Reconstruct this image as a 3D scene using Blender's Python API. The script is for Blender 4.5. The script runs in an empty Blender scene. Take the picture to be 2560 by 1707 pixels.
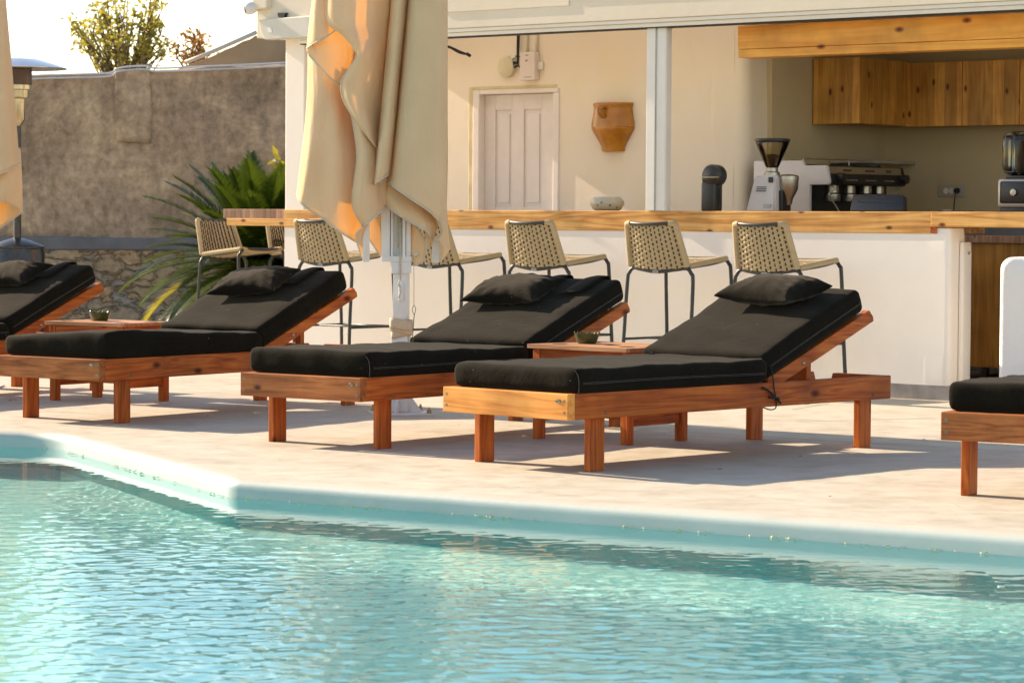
import bpy, bmesh, math, random
import numpy as np
from mathutils import Vector, Matrix, Euler
R = math.radians
scene = bpy.context.scene
col = scene.collection

# ------------------------------------------------------------------ camera
CAM_H, PITCH, ROLL, FPX = 1.044, 0.042856, 0.006306, 7088.9     # metres, radians, focal length in pixels of a 2560 wide frame
cam_data = bpy.data.cameras.new('camera')
cam = bpy.data.objects.new('camera', cam_data); col.objects.link(cam)
cam.matrix_world = Matrix.Translation((0, 0, CAM_H)) @ Matrix.Rotation(math.pi/2 - PITCH, 4, 'X') @ Matrix.Rotation(ROLL, 4, 'Z')
cam_data.sensor_width = 36.0
cam_data.lens = FPX/2560*36
cam_data.clip_end = 2000
cam_data.dof.use_dof = True
cam_data.dof.focus_distance = 13.2
cam_data.dof.aperture_fstop = 9.0
scene.camera = cam

# ------------------------------------------------------------------ light
SUN_EL, SUN_AZ = R(28), R(-35.8)                   # elevation; direction in which shadows fall
world = bpy.data.worlds.new('World'); scene.world = world; world.use_nodes = True
wn = world.node_tree
sky = wn.nodes.new('ShaderNodeTexSky'); sky.sky_type = 'NISHITA'; sky.sun_disc = False
sky.sun_elevation = SUN_EL
sky.sun_rotation = math.atan2(-math.cos(SUN_AZ), -math.sin(SUN_AZ))
sky.air_density = 1.0; sky.dust_density = 0.5; sky.ozone_density = 1.0
wn.links.new(sky.outputs[0], wn.nodes['Background'].inputs[0])
wn.nodes['Background'].inputs[1].default_value = 0.125
sl = bpy.data.lights.new('sun', 'SUN'); sl.energy = 4.6; sl.angle = R(0.5); sl.color = (1.0, 0.90, 0.77)
sun = bpy.data.objects.new('sun', sl); col.objects.link(sun)
sdir = Vector((math.cos(SUN_AZ)*math.cos(SUN_EL), math.sin(SUN_AZ)*math.cos(SUN_EL), -math.sin(SUN_EL)))
sun.rotation_euler = sdir.to_track_quat('-Z', 'Y').to_euler()
sun.location = (-8, 8, 8)
scene.view_settings.view_transform = 'Standard'; scene.view_settings.look = 'None'
scene.view_settings.gamma = 1.0; scene.view_settings.use_curve_mapping = False
scene.view_settings.exposure = 1.10
scene.view_settings.use_white_balance = True; scene.view_settings.white_balance_temperature = 7600; scene.view_settings.white_balance_tint = 14
scene.cycles.use_denoising = True
scene.cycles.max_bounces = 10; scene.cycles.diffuse_bounces = 5; scene.cycles.transparent_max_bounces = 12
scene.cycles.sample_clamp_indirect = 6.0

# ------------------------------------------------------------------ geometry of the shot
def ray(x, y):
    c, s = math.cos(ROLL), math.sin(ROLL)
    u, v = x-1280, y-853.5
    u, v = c*u+s*v, -s*u+c*v
    return (u/FPX, math.cos(PITCH)-v/FPX*math.sin(PITCH), -math.sin(PITCH)-v/FPX*math.cos(PITCH))
def at_z(x, y, z=0.0):
    "the point seen at a pixel, on the level z"
    r = ray(x, y); t = (z-CAM_H)/r[2]; return Vector((r[0]*t, r[1]*t, z))
def at_d(x, y, d):
    "the point seen at a pixel, at distance d"
    r = ray(x, y); t = d/r[1]; return Vector((r[0]*t, d, CAM_H+r[2]*t))
# building frame: x runs along the bar front towards the right, y into the building
FA = R(39.6); P0 = Vector((2.562, 16.618, 0))
E1 = Vector((math.cos(FA), -math.sin(FA), 0)); E2 = Vector((math.sin(FA), math.cos(FA), 0))
def BF(a, b, z=0.0): return P0 + E1*a + E2*b + Vector((0, 0, z))

# ------------------------------------------------------------------ materials
def new_mat(name):
    m = bpy.data.materials.new(name); m.use_nodes = True
    nt = m.node_tree; return m, nt, nt.nodes['Principled BSDF']
def node(nt, kind, **kw):
    n = nt.nodes.new('ShaderNode'+kind)
    for k, v in kw.items(): setattr(n, k, v)
    return n
def ramp(nt, fac, stops):
    r = node(nt, 'ValToRGB'); cr = r.color_ramp
    while len(cr.elements) < len(stops): cr.elements.new(0.5)
    for e, (p, c) in zip(cr.elements, stops):
        e.position = p; e.color = (*c, 1) if len(c) == 3 else c
    nt.links.new(fac, r.inputs[0]); return r.outputs[0]
def coords(nt, scale=(1, 1, 1), kind='Object', rand=0.0, rot=(0, 0, 0)):
    tc = node(nt, 'TexCoord'); mp = node(nt, 'Mapping'); mp.inputs['Scale'].default_value = scale; mp.inputs['Rotation'].default_value = rot
    src = tc.outputs[kind]
    if rand:
        oi = node(nt, 'ObjectInfo'); mul = node(nt, 'VectorMath', operation='MULTIPLY_ADD')
        cb = node(nt, 'CombineXYZ')
        for i in range(3): nt.links.new(oi.outputs['Random'], cb.inputs[i])
        nt.links.new(cb.outputs[0], mul.inputs[0]); mul.inputs[1].default_value = (rand, rand*1.7, rand*2.3)
        nt.links.new(src, mul.inputs[2]); src = mul.outputs[0]
    nt.links.new(src, mp.inputs[0]); return mp.outputs[0]
def noise(nt, vec, scale, detail=4, rough=0.55, dist=0.0):
    n = node(nt, 'TexNoise'); n.inputs['Scale'].default_value = scale; n.inputs['Detail'].default_value = detail
    n.inputs['Roughness'].default_value = rough; n.inputs['Distortion'].default_value = dist
    nt.links.new(vec, n.inputs['Vector']); return n.outputs['Fac']
def mixc(nt, fac, a, b, mode='MIX'):
    m = node(nt, 'Mix', data_type='RGBA', blend_type=mode)
    for sock, v in ((m.inputs[0], fac), (m.inputs[6], a), (m.inputs[7], b)):
        if hasattr(v, 'is_linked') or hasattr(v, 'links'): nt.links.new(v, sock)
        elif isinstance(v, (int, float)): sock.default_value = v
        else: sock.default_value = (*v, 1)
    return m.outputs[2]
def bump(nt, h, strength, dist, bsdf, prev=None):
    b = node(nt, 'Bump'); b.inputs['Strength'].default_value = strength; b.inputs['Distance'].default_value = dist
    nt.links.new(h, b.inputs['Height'])
    if prev is not None: nt.links.new(prev, b.inputs['Normal'])
    if bsdf is not None: nt.links.new(b.outputs[0], bsdf.inputs['Normal'])
    return b.outputs[0]
def m_plain(name, c, rough=0.5, metal=0.0, var=0.12, scale=9, bmp=0.0, bscale=60, spec=None):
    m, nt, p = new_mat(name)
    v = coords(nt, rand=3.0); n = noise(nt, v, scale, 5)
    c2 = tuple(max(0, x*(1-var)) for x in c); c1 = tuple(min(1, x*(1+var*0.6)) for x in c)
    nt.links.new(ramp(nt, n, [(0.3, c2), (0.7, c1)]), p.inputs['Base Color'])
    p.inputs['Roughness'].default_value = rough; p.inputs['Metallic'].default_value = metal
    if spec is not None: p.inputs['Specular IOR Level'].default_value = spec
    if bmp: bump(nt, noise(nt, v, bscale, 4), bmp, 0.01, p)
    return m
def m_wood(name, axis, dark, mid, light, rough=0.45, knots=0.0, grain=1.0, plank=None, plank_axis=0, spec=0.35, dirt=0.0):
    "timber with the grain along the local axis 0, 1 or 2"
    m, nt, p = new_mat(name)
    sc = [14*grain]*3; sc[axis] = 0.9*grain
    v = coords(nt, tuple(sc), rand=7.0)
    n1 = noise(nt, v, 1.0, 3, 0.5, 0.5)
    sc2 = [70*grain]*3; sc2[axis] = 2.4*grain
    n2 = noise(nt, coords(nt, tuple(sc2), rand=5.0), 1.0, 4, 0.6)
    w = node(nt, 'Math', operation='MULTIPLY'); w.inputs[1].default_value = 13.0; nt.links.new(n1, w.inputs[0])
    fr = node(nt, 'Math', operation='PINGPONG'); fr.inputs[1].default_value = 1.0; nt.links.new(w.outputs[0], fr.inputs[0])
    mx = node(nt, 'Math', operation='MULTIPLY_ADD'); nt.links.new(fr.outputs[0], mx.inputs[0]); mx.inputs[1].default_value = 0.42
    h2 = node(nt, 'Math', operation='MULTIPLY'); h2.inputs[1].default_value = 0.62; nt.links.new(n2, h2.inputs[0]); nt.links.new(h2.outputs[0], mx.inputs[2])
    c = ramp(nt, mx.outputs[0], [(0.12, dark), (0.42, mid), (0.78, light)])
    big = noise(nt, coords(nt, (1, 1, 1), rand=9.0), 3.2, 3)
    bc = ramp(nt, big, [(0.3, (0.72, 0.68, 0.62)), (0.62, (1.08, 1.05, 1.0))])
    c = mixc(nt, 1.0, c, bc, 'MULTIPLY')
    if plank:
        sp = node(nt, 'SeparateXYZ'); nt.links.new(coords(nt), sp.inputs[0])
        d = node(nt, 'Math', operation='DIVIDE'); nt.links.new(sp.outputs[plank_axis], d.inputs[0]); d.inputs[1].default_value = plank
        fl = node(nt, 'Math', operation='FLOOR'); nt.links.new(d.outputs[0], fl.inputs[0])
        wn_ = node(nt, 'TexWhiteNoise', noise_dimensions='1D'); nt.links.new(fl.outputs[0], wn_.inputs['W'])
        c = mixc(nt, 1.0, c, ramp(nt, wn_.outputs['Value'], [(0.0, (0.74, 0.72, 0.7)), (1.0, (1.15, 1.12, 1.08))]), 'MULTIPLY')
        f2 = node(nt, 'Math', operation='FRACT'); nt.links.new(d.outputs[0], f2.inputs[0])
        c = mixc(nt, 1.0, c, ramp(nt, f2.outputs[0], [(0.0, (0.35, 0.3, 0.28)), (0.035, (1, 1, 1))]), 'MULTIPLY')
    if knots:
        vo = node(nt, 'TexVoronoi', voronoi_dimensions='2D'); vo.inputs['Scale'].default_value = 1.0; vo.inputs['Randomness'].default_value = 1.0
        s3 = node(nt, 'SeparateXYZ'); nt.links.new(coords(nt, rand=4.0), s3.inputs[0]); oth = [k for k in range(3) if k != axis]
        al = node(nt, 'Math', operation='MULTIPLY'); nt.links.new(s3.outputs[axis], al.inputs[0]); al.inputs[1].default_value = 3.6*knots
        ac = node(nt, 'Math', operation='ADD'); nt.links.new(s3.outputs[oth[0]], ac.inputs[0]); nt.links.new(s3.outputs[oth[1]], ac.inputs[1])
        a2 = node(nt, 'Math', operation='MULTIPLY'); nt.links.new(ac.outputs[0], a2.inputs[0]); a2.inputs[1].default_value = 7.0*knots
        cv2 = node(nt, 'CombineXYZ'); nt.links.new(al.outputs[0], cv2.inputs[0]); nt.links.new(a2.outputs[0], cv2.inputs[1]); nt.links.new(cv2.outputs[0], vo.inputs['Vector'])
        kc = ramp(nt, vo.outputs['Distance'], [(0.02, (0.13, 0.07, 0.045)), (0.05, (0.45, 0.30, 0.22)), (0.09, (1, 1, 1))])
        sc_ = node(nt, 'SeparateColor'); nt.links.new(vo.outputs['Color'], sc_.inputs[0]); on = node(nt, 'Math', operation='GREATER_THAN'); nt.links.new(sc_.outputs[0], on.inputs[0]); on.inputs[1].default_value = 0.35
        c = mixc(nt, on.outputs[0], c, mixc(nt, 1.0, c, kc, 'MULTIPLY'))
    if dirt:
        c = mixc(nt, ramp(nt, noise(nt, coords(nt, (1, 1, 1), rand=6.0), 9, 6, 0.7), [(0.5, (0, 0, 0)), (0.75, (dirt, dirt, dirt))]), c, (0.08, 0.05, 0.04))
    nt.links.new(c, p.inputs['Base Color'])
    nt.links.new(ramp(nt, n2, [(0.2, (rough*1.3,)*3), (0.8, (rough*0.85,)*3)]), p.inputs['Roughness'])
    p.inputs['Specular IOR Level'].default_value = spec
    bump(nt, mx.outputs[0], 0.25, 0.002, p)
    return m

# ------------------------------------------------------------------ mesh helpers
class MB:
    "collects shapes into one mesh"
    def __init__(s): s.bm = bmesh.new()
    def _add(s, fn, mat=None):
        n0 = len(s.bm.verts); fn(s.bm)
        s.bm.verts.ensure_lookup_table()
        if mat is not None: bmesh.ops.transform(s.bm, matrix=mat, verts=s.bm.verts[n0:])
        return s
    def box(s, x0, x1, y0, y1, z0, z1, bev=0.0, seg=2, mat=None):
        b2 = bmesh.new(); bmesh.ops.create_cube(b2, size=1.0)
        for v in b2.verts: v.co = Vector(((x0+x1)/2+v.co.x*(x1-x0), (y0+y1)/2+v.co.y*(y1-y0), (z0+z1)/2+v.co.z*(z1-z0)))
        if bev: bmesh.ops.bevel(b2, geom=list(b2.edges), offset=bev, segments=seg, affect='EDGES', profile=0.5)
        return s.join(b2, mat)
    def join(s, b2, mat=None):
        if mat is not None: bmesh.ops.transform(b2, matrix=mat, verts=b2.verts)
        me = bpy.data.meshes.new('t'); b2.to_mesh(me); b2.free(); s.bm.from_mesh(me); bpy.data.meshes.remove(me); return s
    def grid(s, rows, close_u=False, close_v=False):
        "rows of points -> quads"
        vs = [[s.bm.verts.new(p) for p in r] for r in rows]
        n = len(vs); m = len(vs[0])
        for i in range(n if close_v else n-1):
            for j in range(m if close_u else m-1):
                a, b, c, d = vs[i][j], vs[i][(j+1) % m], vs[(i+1) % n][(j+1) % m], vs[(i+1) % n][j]
                try: s.bm.faces.new((a, b, c, d))
                except ValueError: pass
        return vs
    def tube(s, pts, r, seg=8, closed=False, caps=True, rfun=None):
        pts = [Vector(p) for p in pts]; n = len(pts); rings = []
        up = None
        for i, p in enumerate(pts):
            if closed: t = pts[(i+1) % n]-pts[i-1]
            else: t = pts[min(i+1, n-1)]-pts[max(i-1, 0)]
            if t.length < 1e-9: t = Vector((0, 0, 1))
            t.normalize()
            if up is None:
                up = t.cross(Vector((0, 0, 1)) if abs(t.z) < 0.9 else Vector((1, 0, 0))).normalized()
            else:
                up = (up - t*up.dot(t))
                up = up.normalized() if up.length > 1e-6 else t.orthogonal().normalized()
            w = t.cross(up); rr = rfun(i/(n-1)) if rfun else r
            rings.append([p+(up*math.cos(2*math.pi*k/seg)+w*math.sin(2*math.pi*k/seg))*rr for k in range(seg)])
        vs = s.grid(rings, close_u=True, close_v=closed)
        if caps and not closed:
            s.bm.faces.new(list(reversed(vs[0]))); s.bm.faces.new(vs[-1])
        return s
    def lathe(s, prof, seg=24, c=(0, 0, 0), mat=None, cap=True):
        b2 = MB(); rings = [[Vector((c[0]+r*math.cos(2*math.pi*k/seg), c[1]+r*math.sin(2*math.pi*k/seg), c[2]+z)) for k in range(seg)] for r, z in prof]
        vs = b2.grid(rings, close_u=True)
        if cap:
            if prof[0][0] > 1e-5: b2.bm.faces.new(list(reversed(vs[0])))
            if prof[-1][0] > 1e-5: b2.bm.faces.new(vs[-1])
        return s.join(b2.bm, mat)
    def prism(s, pts, y0, y1, bev=0.0, mat=None):
        "outline in x,z pushed from y0 to y1"
        b2 = bmesh.new(); a = [b2.verts.new((x, y0, z)) for x, z in pts]; b = [b2.verts.new((x, y1, z)) for x, z in pts]
        n = len(pts); b2.faces.new(a); b2.faces.new(list(reversed(b)))
        for i in range(n): b2.faces.new((a[i], b[i], b[(i+1) % n], a[(i+1) % n]))
        bmesh.ops.recalc_face_normals(b2, faces=b2.faces)
        if bev: bmesh.ops.bevel(b2, geom=list(b2.edges), offset=bev, segments=2, affect='EDGES', profile=0.5)
        return s.join(b2, mat)
    def build(s, name, mat, parent=None, smooth=None, loc=None, rotz=0.0, solid=None, sub=0, recalc=True):
        bmesh.ops.remove_doubles(s.bm, verts=s.bm.verts, dist=1e-6)
        if recalc: bmesh.ops.recalc_face_normals(s.bm, faces=s.bm.faces)
        me = bpy.data.meshes.new(name); s.bm.to_mesh(me); s.bm.free()
        for mm in (mat if isinstance(mat, (list, tuple)) else [mat]): me.materials.append(mm)
        o = bpy.data.objects.new(name, me); col.objects.link(o)
        if parent is not None: o.parent = parent
        if loc is not None: o.location = loc
        o.rotation_euler = (0, 0, rotz)
        if solid: md = o.modifiers.new('s', 'SOLIDIFY'); md.thickness = solid; md.offset = 0
        if sub: md = o.modifiers.new('u', 'SUBSURF'); md.levels = sub; md.render_levels = sub
        if smooth is not None:
            if smooth >= 180: me.polygons.foreach_set('use_smooth', [True]*len(me.polygons))
            else:
                me.polygons.foreach_set('use_smooth', [True]*len(me.polygons)); me.set_sharp_from_angle(angle=R(smooth))
        return o
def tag(o, label=None, cat=None, group=None, kind=None):
    for k, v in (('label', label), ('category', cat), ('group', group), ('kind', kind)):
        if v: o[k] = v
    return o
def thing(name, label, cat, loc=(0, 0, 0), rotz=0.0, group=None):
    o = bpy.data.objects.new(name, None); col.objects.link(o); o.location = loc; o.rotation_euler = (0, 0, rotz)
    o.empty_display_size = 0.1
    return tag(o, label, cat, group)
def kids(o): return [c for c in bpy.data.objects if c.parent == o]
def copy_tree(o, parent=None):
    c = o.copy(); col.objects.link(c); c.parent = parent
    for ch in kids(o): copy_tree(ch, c)
    return c
def smoothpts(pts, n=6, closed=False):
    "Catmull-Rom through the points"
    P = [Vector(p) for p in pts]; out = []; m = len(P)
    for i in range(m if closed else m-1):
        if closed: a, b, c, d = P[i-1], P[i], P[(i+1) % m], P[(i+2) % m]
        else: a, b, c, d = P[max(i-1, 0)], P[i], P[i+1], P[min(i+2, m-1)]
        for k in range(n):
            t = k/n; out.append(0.5*((2*b)+(c-a)*t+(2*a-5*b+4*c-d)*t*t+(3*b-a-3*c+d)*t**3))
    if not closed: out.append(P[-1])
    return out
# ------------------------------------------------------------------ deck, pool, water
def m_deck():
    m, nt, p = new_mat('deck_cement')
    v = coords(nt)
    n1 = noise(nt, coords(nt, (1.1, 1.7, 1), rot=(0, 0, 0.6)), 1.5, 6, 0.62, 0.8); n2 = noise(nt, v, 7, 6, 0.7, 0.4); n3 = noise(nt, v, 45, 3)
    c = ramp(nt, n1, [(0.28, (0.42, 0.372, 0.285)), (0.45, (0.485, 0.438, 0.345)), (0.58, (0.525, 0.48, 0.385)), (0.75, (0.46, 0.41, 0.32))])
    c = mixc(nt, 1.0, c, ramp(nt, n2, [(0.3, (0.84, 0.81, 0.77)), (0.52, (1.0, 1.0, 1.0)), (0.72, (1.09, 1.09, 1.08))]), 'MULTIPLY')
    st = noise(nt, coords(nt, (1, 1, 1)), 2.3, 8, 0.8, 1.5)
    c = mixc(nt, ramp(nt, st, [(0.60, (0, 0, 0)), (0.72, (0.35, 0.35, 0.35))]), c, (0.44, 0.36, 0.26))
    nt.links.new(c, p.inputs['Base Color'])
    nt.links.new(ramp(nt, n2, [(0.3, (0.55,)*3), (0.7, (0.75,)*3)]), p.inputs['Roughness'])
    p.inputs['Specular IOR Level'].default_value = 0.3
    b = bump(nt, n1, 0.15, 0.02, None); bump(nt, n3, 0.12, 0.004, p, b)
    return m
def m_pool(name, c, c2):
    m, nt, p = new_mat(name); v = coords(nt)
    n = noise(nt, v, 2.2, 5, 0.6); n2 = noise(nt, v, 30, 4, 0.6)
    cc = ramp(nt, n, [(0.3, c2), (0.7, c)])
    nt.links.new(cc, p.inputs['Base Color']); p.inputs['Roughness'].default_value = 0.6
    bump(nt, n2, 0.2, 0.006, p)
    return m
MD = m_deck()
M_COPE = m_pool('coping_plaster', (0.60, 0.70, 0.68), (0.55, 0.66, 0.64))
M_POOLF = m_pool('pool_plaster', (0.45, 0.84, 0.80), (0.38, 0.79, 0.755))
M_POOLW_SHADE = m_pool('pool_plaster_shaded', (0.19, 0.56, 0.56), (0.15, 0.50, 0.51))  # same plaster as the floor, underwater shade and tint put into its colour

WATER_Z = -0.072
c1 = Vector((-2.20, 13.66)); c2 = Vector((-1.125, 11.30))
dR = Vector((0.853, -0.545)).normalized(); dR = (Vector((1.72, 9.47))-c2).normalized()
outline = [c1+Vector((-0.93, 0.30))*6.0, c1, c2, c2+dR*9.0]          # far edge of the pool, left to right
near = [Vector((7.0, 3.2)), Vector((-5.5, 3.2))]
def fillet(pts, rads):
    out = [pts[0]]
    for i in range(1, len(pts)-1):
        p = pts[i]; a = (pts[i-1]-p).normalized(); b = (pts[i+1]-p).normalized()
        ang = a.angle(b); d = rads[i]/math.tan(ang/2)
        s, e = p+a*d, p+b*d
        for k in range(13):
            t = k/12; out.append(s*(1-t)**2+p*2*t*(1-t)+e*t*t)
    out.append(pts[-1]); return out
far = fillet(outline, [0, 0.45, 0.16, 0])
ring = far+near                                       # closed loop round the pool
def offset_ring(pts, d):
    n = len(pts); out = []
    for i, p in enumerate(pts):
        a = (p-pts[i-1]); b = (pts[(i+1) % n]-p)
        a = a.normalized() if a.length > 1e-6 else b.normalized(); b = b.normalized() if b.length > 1e-6 else a
        na, nb = Vector((-a.y, a.x)), Vector((-b.y, b.x)); m = (na+nb); m.normalize()
        out.append(p+m*d/max(0.5, m.dot(na)))
    return out
# positive offset points out of the pool (left of the clockwise walk)
lip = MB(); rr = 0.042
prof = [(-0.085, 0.004)] + [(rr*math.cos(t)-rr, 0.004-rr+rr*math.sin(t)) for t in [math.pi/2*k/6 for k in range(6, -1, -1)]] + [(0, WATER_Z-0.02)]
rows = []
for off, z in prof:
    rows.append([Vector((q.x, q.y, z)) for q in offset_ring(ring, -off)])
far_n = len(far)
lip.grid(rows, close_u=True)
# deck: a large sheet with the pool left open
dk = MB()
inner = [Vector((q.x, q.y, 0)) for q in offset_ring(ring, 0.07)]
outer = [Vector((-60, 45, 0)), Vector((60, 45, 0)), Vector((60, -12, 0)), Vector((-60, -12, 0))]
iv = [dk.bm.verts.new(p) for p in inner]; ov = [dk.bm.verts.new(p) for p in outer]
es = [dk.bm.edges.new((iv[i], iv[(i+1) % len(iv)])) for i in range(len(iv))]+[dk.bm.edges.new((ov[i], ov[(i+1) % 4])) for i in range(4)]
bmesh.ops.triangle_fill(dk.bm, use_beauty=True, edges=es, normal=(0, 0, 1))
deck = dk.build('deck', MD); tag(deck, kind='structure')
def m_lip():
    m, nt, p = new_mat('lip_cement')
    ge = node(nt, 'NewGeometry'); sp = node(nt, 'SeparateXYZ'); nt.links.new(ge.outputs['Position'], sp.inputs[0])
    v = coords(nt); n1 = noise(nt, coords(nt, (1.1, 1.7, 1), rot=(0, 0, 0.6)), 1.5, 6, 0.62, 0.8); nz = noise(nt, v, 38, 4, 0.7)
    ad = node(nt, 'Math', operation='MULTIPLY_ADD'); nt.links.new(nz, ad.inputs[0]); ad.inputs[1].default_value = 0.006; nt.links.new(sp.outputs[2], ad.inputs[2])
    f = node(nt, 'MapRange'); nt.links.new(ad.outputs[0], f.inputs[0]); f.inputs[1].default_value = -0.016; f.inputs[2].default_value = 0.006
    top = ramp(nt, n1, [(0.28, (0.42, 0.372, 0.285)), (0.45, (0.485, 0.438, 0.345)), (0.58, (0.525, 0.48, 0.385)), (0.75, (0.46, 0.41, 0.32))])
    low = ramp(nt, noise(nt, v, 3, 4), [(0.3, (0.31, 0.385, 0.375)), (0.7, (0.37, 0.435, 0.425))])
    nt.links.new(mixc(nt, f.outputs[0], low, top), p.inputs['Base Color']); p.inputs['Roughness'].default_value = 0.55
    bump(nt, noise(nt, v, 26, 5, 0.65), 0.10, 0.004, p)
    return m
lipo = lip.build('pool_edge', m_lip(), smooth=50); tag(lipo, kind='structure')
# joints cut in the deck
jt = MB()
for (a_, b_) in (((1400, 1061), (2560, 1131)), ((1980, 1024), (2075, 1008)), ((1990, 1055), (2335, 1045)), ((560, 960), (900, 966)), ((1200, 960), (1700, 985))):
    p_, q_ = at_z(*a_), at_z(*b_); d_ = (q_-p_).normalized(); s_ = Vector((-d_.y, d_.x, 0))*0.004; n_ = 24
    for k in range(n_):
        u0, u1 = p_.lerp(q_, k/n_), p_.lerp(q_, (k+1)/n_)
        vs = [jt.bm.verts.new(x+Vector((0, 0, 0.0015))) for x in (u0-s_, u1-s_, u1+s_, u0+s_)]; jt.bm.faces.new(vs)
tag(jt.build('deck_joints', m_plain('joint_grey', (0.30, 0.25, 0.21), 0.9, var=0.3, scale=2), None, recalc=False), kind='structure')
# basin: walls and floor
ba = MB()
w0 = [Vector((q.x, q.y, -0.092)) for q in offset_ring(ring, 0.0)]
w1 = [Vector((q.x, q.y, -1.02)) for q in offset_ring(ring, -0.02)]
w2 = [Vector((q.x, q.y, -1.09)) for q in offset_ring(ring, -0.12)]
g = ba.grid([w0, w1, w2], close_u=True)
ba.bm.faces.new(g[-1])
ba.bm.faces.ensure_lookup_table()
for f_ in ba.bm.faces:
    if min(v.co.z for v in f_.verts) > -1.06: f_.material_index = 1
basin = ba.build('pool_basin', [M_POOLF, M_POOLW_SHADE], smooth=40); tag(basin, kind='structure')
# water: a rippled surface with real refraction, the sun focused by it on the basin
def wave_height(X, Y):
    rng = np.random.default_rng(5)
    h = np.zeros_like(X)
    for i in range(80):
        lam = 0.034*(5.5**rng.random())
        th = rng.normal(1.25, 0.7) if i % 2 else rng.uniform(0, 2*math.pi)
        k = 2*math.pi/lam; ph = rng.uniform(0, 6.28)
        amp = 0.000165*(lam/0.1)**0.95
        wx = 0.02*np.sin(X*3.1+ph)+0.015*np.sin(Y*4.3-ph)
        h += amp*np.sin(k*((X+wx)*math.cos(th)+(Y+wx)*math.sin(th))+ph)
    return h
def water_mesh():
    nx_, ny_ = 620, 900
    ys = 6.0*(15.2/6.0)**(np.arange(ny_)/(ny_-1)); tt = np.linspace(-1, 1, nx_)
    Y = np.repeat(ys[:, None], nx_, 1); X = tt[None, :]*(0.195*Y+0.28)-0.05
    h = wave_height(X, Y)
    # the water lies calmer along the far edge
    e = np.full_like(X, 9.0)
    P = [np.array(p) for p in far]
    for a, b in zip(P[:-1], P[1:]):
        d = b-a; L2 = d@d
        if L2 < 1e-9: continue
        t = np.clip(((X-a[0])*d[0]+(Y-a[1])*d[1])/L2, 0, 1)
        e = np.minimum(e, np.hypot(X-a[0]-t*d[0], Y-a[1]-t*d[1]))
    calm = 0.05+0.95*np.clip((e-0.3)/2.2, 0, 1)
    Z = WATER_Z + h*calm
    # settle to the plain level along the border of the fine sheet
    bx = np.minimum((1-np.abs(tt))[None, :]*2.0+0*Y, np.minimum(Y-ys[0], ys[-1]-Y)); Z = WATER_Z+(Z-WATER_Z)*np.clip(bx/0.15, 0, 1)
    ny, nx = X.shape
    idx = np.arange(nx*ny).reshape(ny, nx)
    co = np.stack([X, Y, Z], -1).reshape(-1, 3)
    f = np.stack([idx[:-1, :-1], idx[:-1, 1:], idx[1:, 1:], idx[1:, :-1]], -1).reshape(-1, 4)
    # coarse frame outside
    n = len(co)
    L_ = np.stack([np.full(ny, -12.0), ys, np.full(ny, WATER_Z)], -1); R_ = np.stack([np.full(ny, 12.0), ys, np.full(ny, WATER_Z)], -1)
    extra = np.array([[-12, 2.5, WATER_Z], [12, 2.5, WATER_Z]])
    co = np.vstack([co, L_, R_, extra]); iL = n+np.arange(ny); iR = n+ny+np.arange(ny); k = n+2*ny
    f = np.vstack([f, np.stack([iL[:-1], idx[:-1, 0], idx[1:, 0], iL[1:]], -1), np.stack([idx[:-1, -1], iR[:-1], iR[1:], idx[1:, -1]], -1)])
    row0 = idx[0]; ef = np.vstack([[[k, k+1, row0[-1], row0[0]]], [[k, row0[0], iL[0], iL[0]]], [[k+1, iR[0], row0[-1], row0[-1]]]])[:1]
    # keep what lies inside the basin, 3 cm past its wall
    rg = [np.array((q.x, q.y)) for q in offset_ring(ring, 0.03)]
    cx_ = co[f].mean(1); cx_[:, 0] = np.where(np.abs(cx_[:, 0]) > 5.5, np.sign(cx_[:, 0])*4.2, cx_[:, 0]); inside = np.zeros(len(f), bool)
    px, py = cx_[:, 0], cx_[:, 1]
    for i in range(len(rg)):
        a, b = rg[i-1], rg[i]
        c = ((a[1] > py) != (b[1] > py)) & (px < (b[0]-a[0])*(py-a[1])/(b[1]-a[1]+1e-12)+a[0])
        inside ^= c
    f = f[inside]
    f = np.vstack([f, ef[:1]])
    me = bpy.data.meshes.new('water')
    me.vertices.add(len(co)); me.vertices.foreach_set('co', co.astype(np.float32).ravel())
    me.loops.add(f.size); me.loops.foreach_set('vertex_index', f.astype(np.int32).ravel())
    me.polygons.add(len(f)); me.polygons.foreach_set('loop_start', np.arange(0, f.size, 4, dtype=np.int32)); me.polygons.foreach_set('loop_total', np.full(len(f), 4, np.int32))
    me.polygons.foreach_set('use_smooth', np.ones(len(f), bool))
    me.update(); me.validate()
    return me
def m_water():
    m = bpy.data.materials.new('water'); m.use_nodes = True; nt = m.node_tree
    nt.nodes.remove(nt.nodes['Principled BSDF']); out = nt.nodes['Material Output']
    g = node(nt, 'BsdfGlass'); g.inputs['IOR'].default_value = 1.33; g.inputs['Roughness'].default_value = 0.0
    g.inputs['Color'].default_value = (0.93, 1.0, 0.99, 1)
    nt.links.new(g.outputs[0], out.inputs['Surface'])
    return m
wo = bpy.data.objects.new('water', water_mesh()); col.objects.link(wo); wo.data.materials.append(m_water()); tag(wo, kind='structure')
wo.cycles.is_caustics_caster = True
basin.cycles.is_caustics_receiver = True; lipo.cycles.is_caustics_receiver = True
sl.cycles.is_caustics_light = True
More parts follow.
